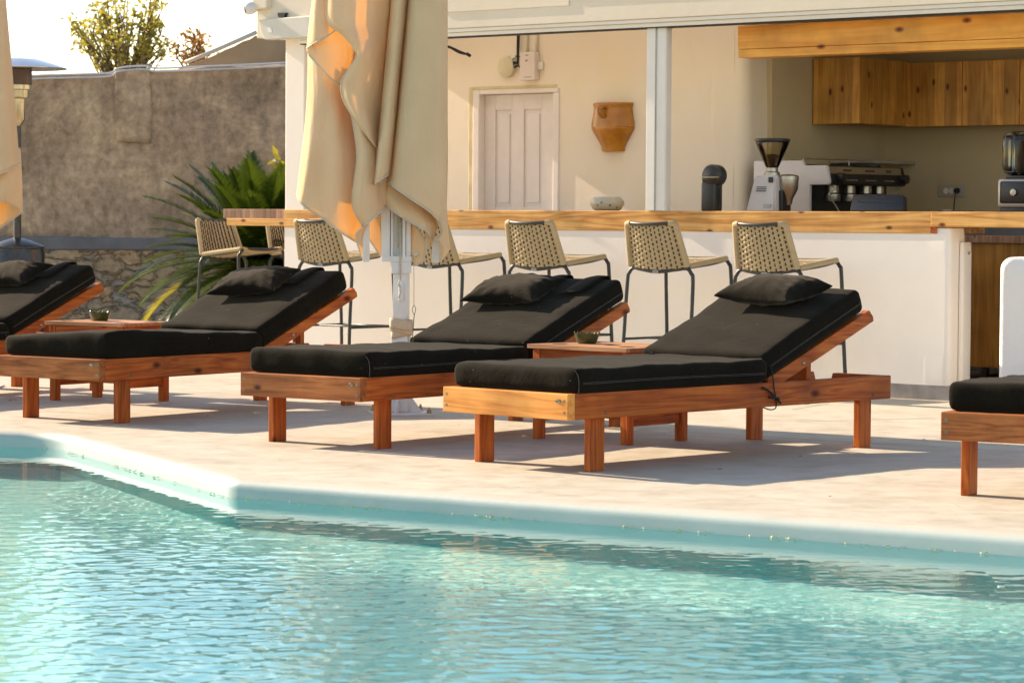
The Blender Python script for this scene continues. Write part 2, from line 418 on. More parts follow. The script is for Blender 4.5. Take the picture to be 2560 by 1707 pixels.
# ------------------------------------------------------------------ shared materials
WD, WM, WL = (0.17, 0.030, 0.006), (0.41, 0.088, 0.015), (0.54, 0.150, 0.027)
LW = [m_wood('stained_pine_'+'xyz'[i], i, WD, WM, WL, rough=0.45, knots=0.6, dirt=0.18, spec=0.2) for i in range(3)]
LWP = m_wood('light_orange_pine', 0, (0.46, 0.15, 0.03), (0.72, 0.29, 0.07), (0.82, 0.39, 0.11), rough=0.5, knots=0.5, spec=0.2)  # lighter and more orange than the other lounger timber
LWW = m_wood('weathered_pine', 0, (0.12, 0.034, 0.014), (0.34, 0.105, 0.032), (0.47, 0.17, 0.06), rough=0.55, knots=0.8, dirt=0.35, spec=0.2)
M_STEEL = m_plain('steel', (0.42, 0.40, 0.36), 0.32, 1.0, bmp=0.0)
M_BOLT = m_plain('dull_bolt', (0.20, 0.17, 0.13), 0.4, 0.85, var=0.3)
M_DARKMETAL = m_plain('charcoal_metal', (0.045, 0.048, 0.047), 0.42, 0.3, var=0.15)
M_WHITE = m_plain('white_paint', (0.72, 0.71, 0.68), 0.4, var=0.06)
M_BLACKPL = m_plain('black_plastic', (0.012, 0.012, 0.013), 0.35, var=0.2)
M_BROWNPL = m_plain('brown_label', (0.05, 0.03, 0.02), 0.6)
def m_fabric(name, c, sheen=0.25, rough=0.85):
    m, nt, p = new_mat(name)
    w1 = noise(nt, coords(nt, (900, 60, 60)), 1.0, 2); w2 = noise(nt, coords(nt, (60, 900, 60)), 1.0, 2)
    big = noise(nt, coords(nt, rand=4), 5, 4)
    s = node(nt, 'Math', operation='ADD'); nt.links.new(w1, s.inputs[0]); nt.links.new(w2, s.inputs[1])
    h = node(nt, 'Math', operation='MULTIPLY'); nt.links.new(s.outputs[0], h.inputs[0]); h.inputs[1].default_value = 0.5
    cc = ramp(nt, h.outputs[0], [(0.3, tuple(x*0.62 for x in c)), (0.7, tuple(x*1.35 for x in c))])
    cc = mixc(nt, 1.0, cc, ramp(nt, big, [(0.3, (0.85,)*3), (0.7, (1.12,)*3)]), 'MULTIPLY')
    lint = node(nt, 'TexVoronoi'); lint.inputs['Scale'].default_value = 14; nt.links.new(coords(nt, rand=3), lint.inputs['Vector'])
    cc = mixc(nt, ramp(nt, lint.outputs['Distance'], [(0.0, (0.6,)*3), (0.032, (0.5,)*3), (0.04, (0, 0, 0))]), cc, (0.32, 0.3, 0.26))
    nt.links.new(cc, p.inputs['Base Color']); p.inputs['Roughness'].default_value = rough
    p.inputs['Sheen Weight'].default_value = sheen; p.inputs['Sheen Roughness'].default_value = 0.45; p.inputs['Sheen Tint'].default_value = (0.9, 0.8, 0.66, 1)
    p.inputs['Specular IOR Level'].default_value = 0.04
    b = bump(nt, h.outputs[0], 0.35, 0.0012, None); wr = noise(nt, coords(nt, (1, 1, 1), rand=4), 7, 5, 0.6, 0.6); bump(nt, wr, 0.45, 0.012, p, b)
    return m
M_CUSH = m_fabric('charcoal_fabric', (0.0105, 0.0090, 0.0062), 0.07)
M_PILLOW = m_fabric('charcoal_pillow_fabric', (0.0105, 0.0090, 0.0062), 0.14)
M_SEAM = m_plain('pale_stitching', (0.085, 0.08, 0.07), 0.8, var=0.3, scale=60)
M_CORD = m_plain('black_cord', (0.012, 0.012, 0.012), 0.8)

def cushion_bm(x0, x1, y0, y1, z0, z1, seed, bulge=0.012, lift=None, mat=None):
    "a stuffed cushion: rounded, slightly swollen and uneven"
    rng = random.Random(seed); ph = [rng.uniform(0, 6.28) for _ in range(8)]
    nx, ny, nz = 18, 30, 6
    mb = MB(); r = 0.022
    def P(u, v, w):
        # u, v, w in -1..1 ; rounded box
        hx, hy, hz = (x1-x0)/2, (y1-y0)/2, (z1-z0)/2
        p = Vector((u*hx, v*hy, w*hz)); q = Vector([max(-h+r, min(h-r, c)) for c, h in zip(p, (hx, hy, hz))])
        d = p-q
        if d.length > 1e-9: p = q+d.normalized()*min(r, r)
        e = (1-u*u)*(1-v*v)
        p.z += (bulge*e**0.5*(1 if w > 0 else 0.2))*(abs(w))
        k = (1-w*w)*bulge*0.9
        if abs(u) > 0.99: p.x += math.copysign(k, u)
        if abs(v) > 0.99: p.y += math.copysign(k, v)
        wv = 0.0024*math.sin(p.y*17+ph[0])+0.0018*math.sin(p.x*23+ph[1]+p.y*9)+0.0014*math.sin(p.y*41+ph[2]+p.x*13)
        p.z += wv*(1 if w > 0 else 0.1); p.x += 0.6*wv*u; p.y += 0.002*math.sin(p.x*31+ph[3])*v
        p += Vector(((x0+x1)/2, (y0+y1)/2, (z0+z1)/2))
        if lift: p.z += lift(p.x, p.y)*(0.5+0.5*w)
        return mat @ p if mat is not None else p
    def ax(n, h):
        # samples denser near the edges
        out = [-1, -1+0.35*r/h, -1+r/h]; out += [(-1+r/h)+(2-2*r/h)*k/(n-4) for k in range(1, n-4)]; out += [1-r/h, 1-0.35*r/h, 1]
        return out
    U_, V_, W_ = ax(nx, (x1-x0)/2), ax(ny, (y1-y0)/2), ax(nz+2, (z1-z0)/2)
    for w in (-1, 1): mb.grid([[P(u, v, w) for u in U_] for v in V_])
    for u in (-1, 1): mb.grid([[P(u, v, w) for v in V_] for w in W_])
    for v in (-1, 1): mb.grid([[P(u, v, w) for u in U_] for w in W_])
    bmesh.ops.remove_doubles(mb.bm, verts=mb.bm.verts, dist=0.0004)
    return mb
def fix_names(o, base): o.name = base; return o

XL, XR = -0.68, 0.045                     # outer faces of the frame, local x
def make_lounger(label, loc, ang, seed, front=None, back_ang=22.0, hinge=1.10, back_len=0.80, seam=True, lift=None, straps=(), bartop=1.90, cord=False, wood_label=None):
    t = thing('sun_lounger', label, 'sun lounger', (loc[0], loc[1], 0), -ang, 'wooden sun loungers with black cushions by the pool')
    zt, zb = 0.332, 0.225
    # boards
    fb = MB(); fb.box(XL, XR, -0.187, -0.143, zb, zt, 0.003)
    f = fb.build('front_board', front or LW[0], t)
    if wood_label: f['label'] = wood_label
    for x in (XL+0.022, XR-0.02):
        for z in (0.255, 0.302):
            b = MB(); b.lathe([(0.0001, -0.0045), (0.004, -0.004), (0.0068, -0.0012), (0.007, 0)], 12, mat=Matrix.Translation((x, -0.1875, z)) @ Matrix.Rotation(math.pi/2*-1, 4, 'X') @ Matrix.Scale(-1, 4, (0, 0, 1)))
            b.lathe([(0.0001, -0.0062), (0.0022, -0.006), (0.0024, -0.003)], 6, mat=Matrix.Translation((x, -0.1875, z)) @ Matrix.Rotation(-math.pi/2, 4, 'X') @ Matrix.Scale(-1, 4, (0, 0, 1)))
            b.build('bolt', M_BOLT, f, smooth=50)
    pl = MB(); ring_ = [Vector((XR-0.052+0.016*math.cos(k*math.pi/12), -0.1895, 0.302+0.0085*math.sin(k*math.pi/12))) for k in range(24)]
    pl.grid([[p+Vector((0, 0.003, 0)) for p in ring_], ring_], close_u=True); pl.bm.faces.new([pl.bm.verts.new(p) for p in ring_])
    inn = [Vector((XR-0.052+(p.x-XR+0.052)*0.72, -0.1902, 0.302+(p.z-0.302)*0.6)) for p in ring_]; pl.tube(inn, 0.0006, 4, closed=True)
    pl.build('maker_plate', M_BOLT, f, smooth=40)
    for side, (x0, x1) in enumerate(((XL, XL+0.043), (XR-0.043, XR))):
        rb = MB(); rb.box(x0, x1, -0.1425, 2.03, zb, zt, 0.003); rl = rb.build('side_rail', LW[1], t)
        if side:
            for y in (0.045, 1.895):
                b = MB(); b.lathe([(0.0075, 0), (0.0065, 0.003), (0.003, 0.0055), (0.0001, 0.006)], 12, mat=Matrix.Translation((x1, y, zb+0.022)) @ Matrix.Rotation(math.pi/2, 4, 'Y'))
                b.build('bolt', M_BOLT, rl, smooth=60)
    # end board with a notch for the adjusting bar
    nb = MB(); nb.prism([(XL+0.044, zb+0.002), (XR-0.044, zb+0.002), (XR-0.044, zt), (-0.262, zt), (-0.28, 0.268), (-0.385, 0.268), (-0.405, zt), (XL+0.044, zt)], 1.985, 2.028, 0.002)
    nb.build('end_board', LW[0], t)
    # legs
    for x0, x1, yy in ((-0.675, -0.641, 0), (-0.035, 0.0, 0), (-0.675, -0.641, 1.85), (-0.035, 0.0, 1.85)):
        lb = MB(); lb.box(x0, x1, yy, yy+0.091, 0.0, 0.2285 if x0 < -0.5 else 0.30, 0.004)
        lb.build('leg', LW[2], t)
    # slats under the seat
    for k in range(9):
        y = -0.10+k*0.135; sb = MB(); sb.box(XL+0.046, XR-0.046, y, y+0.075, 0.312, 0.330, 0.002); sb.build('slat', LW[0], t)
    # raised back: two bars, slats, prop
    M = Matrix.Translation((0, hinge+0.02, 0.297)) @ Matrix.Rotation(R(back_ang-1.2), 4, 'X')
    L_ = (bartop-hinge-0.02)/math.cos(R(back_ang-1.2))
    bf = MB()
    for x0, x1 in ((XL+0.046, XL+0.082), (XR-0.042, XR-0.004)):
        bf.prism([(0, -0.003), (L_, -0.003), (L_+0.004, 0.018), (L_-0.012, 0.056), (0, 0.056)], x0, x1, 0.0025, mat=M @ Matrix.Rotation(math.pi/2, 4, 'Z') @ Matrix.Scale(-1, 4, (0, 1, 0)))
    bf.build('backrest_frame', LW[1], t)
    for k in range(6):
        y = 0.03+k*0.13; sb = MB(); sb.box(XL+0.05, XR-0.046, y, y+0.07, 0.0505, 0.066, 0.002, mat=M); sb.build('backrest_slat', LW[0], t)
    pb = MB(); pb.box(-0.64, -0.605, 1.50, 1.535, 0.245, 0.43, 0.002, mat=None); pb.box(-0.075, -0.04, 1.50, 1.535, 0.245, 0.43, 0.002); pb.box(-0.64, -0.04, 1.50, 1.53, 0.215, 0.243, 0.002)
    pb.build('backrest_prop', LW[2], t)
    bb = MB(); bb.lathe([(0.009, 0), (0.008, 0.004), (0.004, 0.007), (0.0001, 0.0075)], 12, mat=M @ Matrix.Translation((XR-0.004, 0.26, 0.02)) @ Matrix.Rotation(math.pi/2, 4, 'Y')); bb.build('backrest_bolt', M_STEEL, t, smooth=60)
    # cushions
    cs = cushion_bm(XL+0.005, XR-0.003, -0.128, hinge-0.005, 0.3328, 0.434, seed, 0.005, lift).build('seat_cushion', M_CUSH, t, smooth=180)
    MBk = Matrix.Translation((0, hinge+0.012, 0.335)) @ Matrix.Rotation(R(back_ang), 4, 'X')
    cb = cushion_bm(XL+0.005, XR-0.003, 0.0, back_len, 0.014, 0.130, seed+5, 0.004, None, MBk).build('back_cushion', M_CUSH, t, smooth=180)
    if seam:
        for zz in (0.372, 0.378):
            pts = [(XR-0.003+0.0085, y, zz+0.002*math.sin(y*5+seed)) for y in np.linspace(-0.10, hinge-0.03, 30)]
            s_ = MB(); s_.tube(pts, 0.0009, 5); s_.build('stitching', M_SEAM, cs)
        s_ = MB(); s_.tube(smoothpts([(XR-0.012, -0.134, 0.428), (XR+0.001, -0.127, 0.405), (XR+0.004, -0.124, 0.36), (XR+0.001, -0.125, 0.33)], 5), 0.0013, 5); s_.build('piping', M_SEAM, cs)
        for zz in (0.062, 0.067):
            pts = [MBk @ Vector((XR-0.003+0.0075, y, zz+0.002*math.sin(y*6))) for y in np.linspace(0.03, back_len-0.02, 24)]
            s_ = MB(); s_.tube(pts, 0.0009, 5); s_.build('stitching', M_SEAM, cb)
    for xs_, w_ in straps:
        # band of cloth folded over the head end
        sb = MB(); rows = []
        pth = [(back_len-0.26, 0.151), (back_len-0.16, 0.149), (back_len-0.05, 0.146), (back_len+0.008, 0.135), (back_len+0.016, 0.09), (back_len+0.01, 0.03)]
        pth = smoothpts([(0, a, b) for a, b in pth], 5)
        for q in pth: rows.append([MBk @ Vector((xs_+dx*w_, q.y+0.03*dx, q.z+0.004*math.cos(dx*5))) for dx in (-0.5, -0.25, 0, 0.25, 0.5)])
        sb.grid(rows); sb.build('strap', M_CUSH, t, smooth=180, solid=0.003)
    if cord:
        k_ = MB(); y = hinge+0.035; x = XR+0.004
        k_.tube(smoothpts([(x-0.01, y-0.02, 0.42), (x, y-0.01, 0.36), (x+0.002, y, 0.30), (x+0.003, y+0.01, 0.262), (x+0.002, y+0.012, 0.22), (x-0.002, y-0.02, 0.212), (x-0.02, y-0.05, 0.222)], 5), 0.0028, 6)
        k_.tube(smoothpts([(x+0.004, y-0.085, 0.313), (x+0.005, y-0.04, 0.295), (x+0.006, y+0.01, 0.262), (x+0.004, y+0.045, 0.238)], 5), 0.0045, 6)
        k_.tube(smoothpts([(x+0.005, y-0.04, 0.268), (x+0.009, y+0.005, 0.264), (x+0.005, y+0.03, 0.258)], 4), 0.006, 6)
        k_.build('tie_cord', M_CORD, t, smooth=180)
    return t, MBk

def make_pillow(label, lounger, MBk, cx_, cy_, w, h, th, rot, tilt, seed):
    "a flat stuffed pillow lying on the raised back; top-level, set in world space"
    rng = random.Random(seed); mb = MB(); N = 26; rows_t, rows_b = [], []
    ph = [rng.uniform(0, 6.28) for _ in range(6)]
    def P(u, v, sgn):
        pin = 0.13*(1-abs(u)**3)*(abs(v)**4) ; pin2 = 0.13*(1-abs(v)**3)*(abs(u)**4)
        x = u*w/2*(1-pin2); y = v*h/2*(1-pin)
        e = max(0.0, (1-u*u)*(1-v*v))
        z = sgn*th/2*(e**0.40)*(1+0.10*math.sin(u*4+ph[0])*math.cos(v*3+ph[1]))
        edge = (1-e)**4
        z += 0.004*math.sin(14*math.atan2(v, u)+ph[2])*(1-edge)*(1-e)*2*(1 if sgn > 0 else 1)
        z += 0.003*math.sin(u*19+v*6+ph[3])*(e**0.5)
        if sgn < 0: z *= 0.75
        return Vector((x, y, z))
    ts = [math.sin(math.pi/2*(2*k/N-1)) for k in range(N+1)]
    for v in ts:
        rows_t.append([P(u, v, 1) for u in ts]); rows_b.append([P(u, v, -1) for u in ts])
    mb.grid(rows_t); mb.grid(rows_b)
    bmesh.ops.remove_doubles(mb.bm, verts=mb.bm.verts, dist=0.0008)
    M = MBk @ Matrix.Translation((cx_, cy_, 0.137+th*0.36)) @ Matrix.Rotation(R(tilt), 4, 'X') @ Matrix.Rotation(R(rot), 4, 'Z')
    o = mb.build('pillow', M_PILLOW, None, smooth=180, recalc=True)
    loc = lounger.matrix_basis if False else Matrix.Translation(lounger.location) @ Euler(lounger.rotation_euler).to_matrix().to_4x4()
    o.matrix_world = loc @ M
    return tag(o, label, 'pillow', 'black pillows on the raised backs of the loungers')

lg = {}
lg['a'] = make_lounger('sun lounger at the far left with its foot cut off, before the patio heater', (-3.53, 15.49), 0.58, 3, back_ang=22.5, hinge=1.09, seam=True, straps=((-0.16, 0.10),))
lg['b'] = make_lounger('sun lounger with a plain unstitched cushion, second from the left, before the sago palm', (-1.992, 14.338), 0.61, 11, front=LWW, back_ang=22.6, hinge=1.085, back_len=0.79, seam=False, bartop=1.905,
    lift=lambda x, y: 0.038*math.exp(-((y+0.0)/0.55)**2)*max(0.0, min(1.0, (x+0.62)/0.6)), straps=((-0.42, 0.10), (-0.17, 0.10)), wood_label='front board with dark knots and grey weathering')
lg['c'] = make_lounger('middle sun lounger with a cracked front board, just left of the nearer side table', (-0.601, 12.835), 0.65, 23, front=LWW, back_ang=20.4, hinge=1.08, back_len=0.845, bartop=1.925, seam=True,
    lift=lambda x, y: 0.012*math.exp(-((y)/0.5)**2), straps=((-0.33, 0.11), (-0.10, 0.11)), wood_label='front board with a long crack and grey weathering')
lg['d'] = make_lounger('nearest whole sun lounger with a bright orange front board and a hanging black cord', (0.327, 11.746), 0.765, 37, front=LWP, back_ang=22.4, hinge=1.12, back_len=0.755, bartop=1.895, seam=True, cord=True, wood_label='light orange front board')
lg['e'] = make_lounger('sun lounger at the right edge with a dark streaky front board, mostly cut off', (2.296, 10.474), 0.55, 51, front=LWW, seam=False, lift=lambda x, y: 0.012*math.exp(-((y)/0.4)**2))
make_pillow('black pillow on the lounger at the far left, in front of the patio heater', *lg['a'], -0.36, 0.51, 0.44, 0.31, 0.125, 4, -2, 1)
make_pillow('plump black pillow lying before the sago palm, on the second lounger from the left', *lg['b'], -0.36, 0.49, 0.44, 0.32, 0.125, 9, -1, 2)
make_pillow('black pillow on the middle lounger, between the umbrella pole and the ashtray table', *lg['c'], -0.40, 0.53, 0.45, 0.32, 0.125, 2, -1, 3)
make_pillow('black pillow on the nearest whole lounger, in front of the fifth bar stool', *lg['d'], -0.30, 0.56, 0.47, 0.31, 0.145, -6, -11, 4)

# ------------------------------------------------------------------ side tables and ashtrays
def plate_with_holes(w, d, z0, z1, holes, bev=0.0):
    mb = MB(); bm = mb.bm
    def loop(pts): vs = [bm.verts.new((x, y, z1)) for x, y in pts]; return [bm.edges.new((vs[i], vs[(i+1) % len(vs)])) for i in range(len(vs))]
    c = 0.012
    es = loop([(-w/2+c, -d/2), (w/2-c, -d/2), (w/2, -d/2+c), (w/2, d/2-c), (w/2-c, d/2), (-w/2+c, d/2), (-w/2, d/2-c), (-w/2, -d/2+c)])
    for hx, hy, r in holes: es += loop([(hx+r*math.cos(-k*math.pi/14), hy+r*math.sin(-k*math.pi/14)) for k in range(28)])
    bmesh.ops.triangle_fill(bm, use_beauty=True, edges=es, normal=(0, 0, 1))
    g = bmesh.ops.extrude_face_region(bm, geom=list(bm.faces)); vs = [v for v in g['geom'] if isinstance(v, bmesh.types.BMVert)]
    for v in vs: v.co.z = z0
    return mb
def make_table(label, loc, rot, w=0.60, d=0.45):
    t = thing('side_table', label, 'side table', (loc[0], loc[1], 0), rot, 'low wooden side tables between the loungers')
    zt = 0.452
    holes = [(-0.21, -0.12, 0.044), (0.21, -0.12, 0.044), (-0.21, 0.12, 0.044), (0.21, 0.12, 0.044), (0.04, -0.02, 0.044)]
    plate_with_holes(w, d, zt-0.019, zt, holes).build('table_top', LWT, t)
    hb = MB()
    for hx, hy, r in holes: hb.lathe([(r-0.0005, zt-0.016), (r-0.0005, zt-0.0035), (r-0.003, zt-0.0035), (r-0.003, zt-0.0155), (0.0001, zt-0.0155)], 24, (hx, hy, 0))
    hb.build('cup_hole_shade', M_BLACKPL, t)  # black cups added to give the open holes their shade
    for sx in (-1, 1):
        for sy in (-1, 1):
            x, y = sx*(w/2-0.045), sy*(d/2-0.05)
            lb = MB(); lb.box(x-0.0225, x+0.0225, y-0.0225, y+0.0225, 0, zt-0.0195, 0.003); lb.build('leg', LW[2], t)
    for s in (-1, 1):
        a = MB(); a.box(-w/2+0.07, w/2-0.07, s*(d/2-0.04)-0.011, s*(d/2-0.04)+0.011, zt-0.083, zt-0.020, 0.002); a.build('apron', LW[0], t)
        a = MB(); a.box(s*(w/2-0.035)-0.011, s*(w/2-0.035)+0.011, -d/2+0.075, d/2-0.075, zt-0.083, zt-0.020, 0.002); a.build('apron', LW[1], t)
        a = MB(); a.box(s*(w/2-0.045)-0.011, s*(w/2-0.045)+0.011, -d/2+0.075, d/2-0.075, 0.085, 0.155, 0.002); a.build('stretcher', LW[1], t)
    a = MB(); a.box(-w/2+0.06, w/2-0.06, -0.02, 0.02, 0.10, 0.125, 0.002); a.build('stretcher', LW[0], t)
    return t
LWT = m_wood('table_pine', 0, (0.30, 0.12, 0.05), (0.50, 0.24, 0.11), (0.62, 0.34, 0.18), rough=0.5, knots=0.0, plank=0.15, plank_axis=1)
make_table('low wooden side table under the left ashtray, between the two leftmost loungers', (-2.295, 16.15), -0.60)
make_table('low wooden side table with cup holes between the middle lounger and the nearest whole lounger', (0.47, 13.51), -0.74, 0.64, 0.50)
M_CERA = m_plain('green_glaze', (0.060, 0.075, 0.022), 0.3, var=0.4, scale=25)
def make_ashtray(label, p):
    mb = MB(); seg = 48; rows = []
    prof = [(0.001, 0.0), (0.040, 0.0), (0.046, 0.004), (0.056, 0.030), (0.062, 0.050), (0.059, 0.052), (0.052, 0.046), (0.044, 0.014), (0.001, 0.010)]
    for i, (r, z) in enumerate(prof):
        row = []
        for k in range(seg):
            a = 2*math.pi*k/seg; hexr = 1/math.cos(((a+math.pi/8) % (math.pi/4))-math.pi/8)
            dz = 0.005*math.cos(a*16) if i in (4, 5) else 0
            rr = r*(0.5+0.5*hexr)*(1+(0.03*math.cos(a*16) if i in (4, 5) else 0)); row.append((rr*math.cos(a), rr*math.sin(a), z+dz))
        rows.append(row)
    mb.grid(rows, close_u=True)
    o = mb.build('ashtray', M_CERA, None, smooth=50); o.location = p; o.scale = (1, 1, 1)
    return tag(o, label, 'ashtray', 'green scalloped ashtrays on the side tables')
q = at_z(244*1.08844, 731*1.08844, 0.4525); make_ashtray('green scalloped ceramic ashtray on the left side table, before the stone wall', Vector((-2.36, 16.22, 0.4523)))
make_ashtray('green scalloped ceramic ashtray on the side table with cup holes, near the nearest whole lounger', Vector((0.36, 13.62, 0.4523)))

# twig on the nearest cushion
tw = MB(); b0 = Vector((0.62, 12.62, 0.449)); tw.tube([b0, b0+Vector((-0.008, 0, 0.012)), b0+Vector((-0.012, 0.002, 0.026))], 0.0012, 5); tw.tube([b0+Vector((-0.012, 0, 0.0015)), b0+Vector((0.016, 0.002, 0.001))], 0.0018, 5); tw.tube([b0, b0+Vector((0.004, 0.001, 0.012))], 0.0011, 5)
tag(tw.build('twig', M_BROWNPL, None), 'tiny dry twig lying on the seat cushion of the nearest whole lounger', 'twig')

# ------------------------------------------------------------------ bar stools
def m_rope():
    m, nt, p = new_mat('beige_rope'); v = coords(nt)
    n = noise(nt, coords(nt, (160, 500, 500)), 1, 3); b = noise(nt, v, 6, 3)
    c = ramp(nt, n, [(0.3, (0.36, 0.275, 0.155)), (0.7, (0.50, 0.395, 0.24))]); c = mixc(nt, 1.0, c, ramp(nt, b, [(0.3, (0.9,)*3), (0.7, (1.07,)*3)]), 'MULTIPLY')
    nt.links.new(c, p.inputs['Base Color']); p.inputs['Roughness'].default_value = 0.75; p.inputs['Specular IOR Level'].default_value = 0.2
    bump(nt, n, 0.4, 0.002, p); return m
M_ROPE = m_rope()
M_WARP_SHADE = m_plain('shade_dark_cord', (0.045, 0.034, 0.022), 0.9)  # cords coloured dark to carry the shade in the weave gaps
def weave(mb, F, n_rows, waves, hz, amp, seg=8):
    "F(s, t) -> point and outward normal; flat ropes bulge out by turns"
    for r in range(n_rows):
        t = (r+0.5)/n_rows; rings = []; n = int(waves*seg)
        for i in range(n+1):
            s = i/n; c = abs(math.sin(math.pi*(s*waves+0.5*(r % 2))))
            p, nn, up = F(s, t)
            p = p+nn*(amp*c+0.0012*math.sin(37*s+r*5)); hh = hz*(0.36+0.74*c**0.8)*(1+0.06*math.sin(r*3.3+s*9)); th = 0.0042
            rings.append([p+up*(hh*math.cos(a))+nn*(th*math.sin(a)) for a in [2*math.pi*k/7 for k in range(7)]])
        mb.grid(rings, close_u=True)
def make_stool(label, loc, rot, group):
    t = thing('bar_stool', label, 'bar stool', loc, rot, group)
    r = 0.0118
    def hoop(y, foot_y, ztop, zc, yc, w, wf):
        pts = [(-wf, foot_y, 0.0), (-wf+0.012, foot_y*0.6+y*0.4, 0.32), (-w-0.012, y, ztop-0.09), (-w+0.002, y, ztop-0.035), (-w+0.035, y, ztop-0.006), (-w*0.55, (y+yc)/2, (ztop+zc)/2), (0, yc, zc)]
        pts += [(-p[0], p[1], p[2]) for p in reversed(pts[:-1])]
        return smoothpts(pts, 7)
    m = MB(); m.tube(hoop(0.0, -0.045, 0.762, 0.735, -0.035, 0.232, 0.262), r, 10); m.build('rear_leg_hoop', M_DARKMETAL, t, smooth=180)
    m = MB(); m.tube(hoop(0.405, 0.445, 0.815, 0.812, 0.42, 0.232, 0.262), r, 10); m.build('front_leg_hoop', M_DARKMETAL, t, smooth=180)
    m = MB(); fr = 0.0075; q = [(-0.25, -0.025, 0.32), (0.25, -0.025, 0.32), (0.25, 0.425, 0.32), (-0.25, 0.425, 0.32)]
    for i in range(4):
        if i == 0: continue
        m.tube([q[i], q[(i+1) % 4]], fr, 8)
    m.tube([(-0.25, -0.025, 0.32), (0, 0.12, 0.32), (0.25, -0.025, 0.32)] if False else [(-0.25, 0.2, 0.32), (0.25, 0.2, 0.32)], fr*0.9, 8)
    m.build('footrest', M_DARKMETAL, t, smooth=180)
    for s in (-1, 1):
        m = MB(); m.tube(smoothpts([(s*0.212, -0.005, 0.762), (s*0.214, 0.06, 0.768), (s*0.214, 0.25, 0.785), (s*0.212, 0.39, 0.806)], 5), r*0.9, 8); m.build('seat_rail', M_DARKMETAL, t, smooth=180)
    # back frame
    def FB(s, tt, k=0.0):
        hw = 0.214-0.034*tt; x = (2*s-1)*hw; arc = 1-(2*s-1)**2
        return Vector((x, -0.012-0.085*tt-0.042*arc, 0.768+0.262*tt-0.018*arc*(1-tt)-0.008*arc*tt))
    def FN(s, tt):
        p = FB(s, tt); du = FB(min(1, s+0.01), tt)-FB(max(0, s-0.01), tt); dv = FB(s, tt+0.01)-FB(s, tt-0.01)
        n = dv.cross(du).normalized(); return p, n, dv.normalized()
    m = MB(); m.tube(smoothpts([FB(0, 0.93), FB(0.06, 1.0), FB(0.3, 1.005), FB(0.5, 1.005), FB(0.7, 1.005), FB(0.94, 1.0), FB(1, 0.93)], 6), r, 10); m.build('back_top_rail', M_DARKMETAL, t, smooth=180)
    wv = MB(); weave(wv, FN, 19, 6.5, 0.0122, 0.0075, 10)
    wp = MB()
    for k in range(1, 13):
        s_ = k/13
        wp.tube([FB(s_, j/8*0.985)+Vector((0, 0.008, 0)) for j in range(9)], 0.0072, 6)
    wp.build('warp_cords', M_WARP_SHADE, t, smooth=180)
    for sd in (0.0, 1.0):
        pts = [FB(sd, k/40) for k in range(0, 40)]; pts += [FB(abs(sd-0.05), 1.0), FB(abs(sd-0.11), 1.004)]
        wv.tube(pts, 0.0165, 9, rfun=lambda u: 0.0158+0.0022*abs(math.sin(u*math.pi*15)))
    wv.build('woven_back', M_ROPE, t, smooth=60)
    def FS(s, tt):
        x = (2*s-1)*0.212; y = 0.0+0.40*tt; arc = 1-(2*s-1)**2
        return Vector((x, y-0.02*arc*(1-tt), 0.768+0.045*tt-0.022*arc)), Vector((0, 0, 1)), Vector((0, 1, 0))
    ws = MB(); weave(ws, FS, 24, 6.5, 0.0155, 0.0070, 10)
    for s in (-1, 1):
        ws.tube([(s*0.213, 0.40*k/40, 0.772+0.044*k/40) for k in range(0, 41)], 0.017, 8, rfun=lambda u: 0.0165+0.0024*abs(math.sin(u*math.pi*17)))
    ws.tube([((k/20-1)*0.2, 0.405, 0.812-0.012*(1-(k/20-1)**2)) for k in range(41)], 0.017, 8, rfun=lambda u: 0.0165+0.0024*abs(math.sin(u*math.pi*17)))
    ws.build('woven_seat', M_ROPE, t, smooth=60)
    m = MB(); m.box(-0.02, 0.02, -0.0505, -0.047, 0.727, 0.743, 0.0005); lt = m.build('maker_tag', M_TAGW, t)
    m = MB()
    for k in range(6): m.box(-0.0155+k*0.0055, -0.0125+k*0.0055, -0.0512, -0.0506, 0.732+(k % 2)*0.001, 0.7385)
    m.build('tag_lettering', M_DARKMETAL, lt)
    return t
M_TAGW = m_plain('tag_grey', (0.40, 0.41, 0.42), 0.5, var=0.05)
GS = 'woven bar stools with charcoal legs along the bar'
st = make_stool('woven bar stool just left of the umbrella, partly behind the folded canopy', BF(-4.457, -0.60), -FA, GS)
for a_, b_, dr, lab in ((-3.483, -0.60, -2, 'woven bar stool mostly hidden behind the folded umbrella and its pole'), (-2.614, -0.60, 0, 'woven bar stool below the glazed pot, first whole one right of the umbrella'),
                    (-1.666, -0.60, 1, 'woven bar stool below the white sliding window post, second from the right'), (-0.868, -0.60, 0, 'rightmost woven bar stool, behind the pillow of the nearest whole lounger')):
    c = copy_tree(st); c.location = BF(a_, b_); c.rotation_euler = (0, 0, -FA+R(dr)); c['label'] = lab
for a_, b_, lab in ((-6.66, 0.62, 'woven bar stool facing the left end of the bar, in front of the sago palm'), (-6.62, 1.32, 'woven bar stool half hidden behind the white pillar at the left end of the bar')):
    c = copy_tree(st); c.location = BF(a_, b_); c.rotation_euler = (0, 0, -FA-math.pi/2); c['label'] = lab
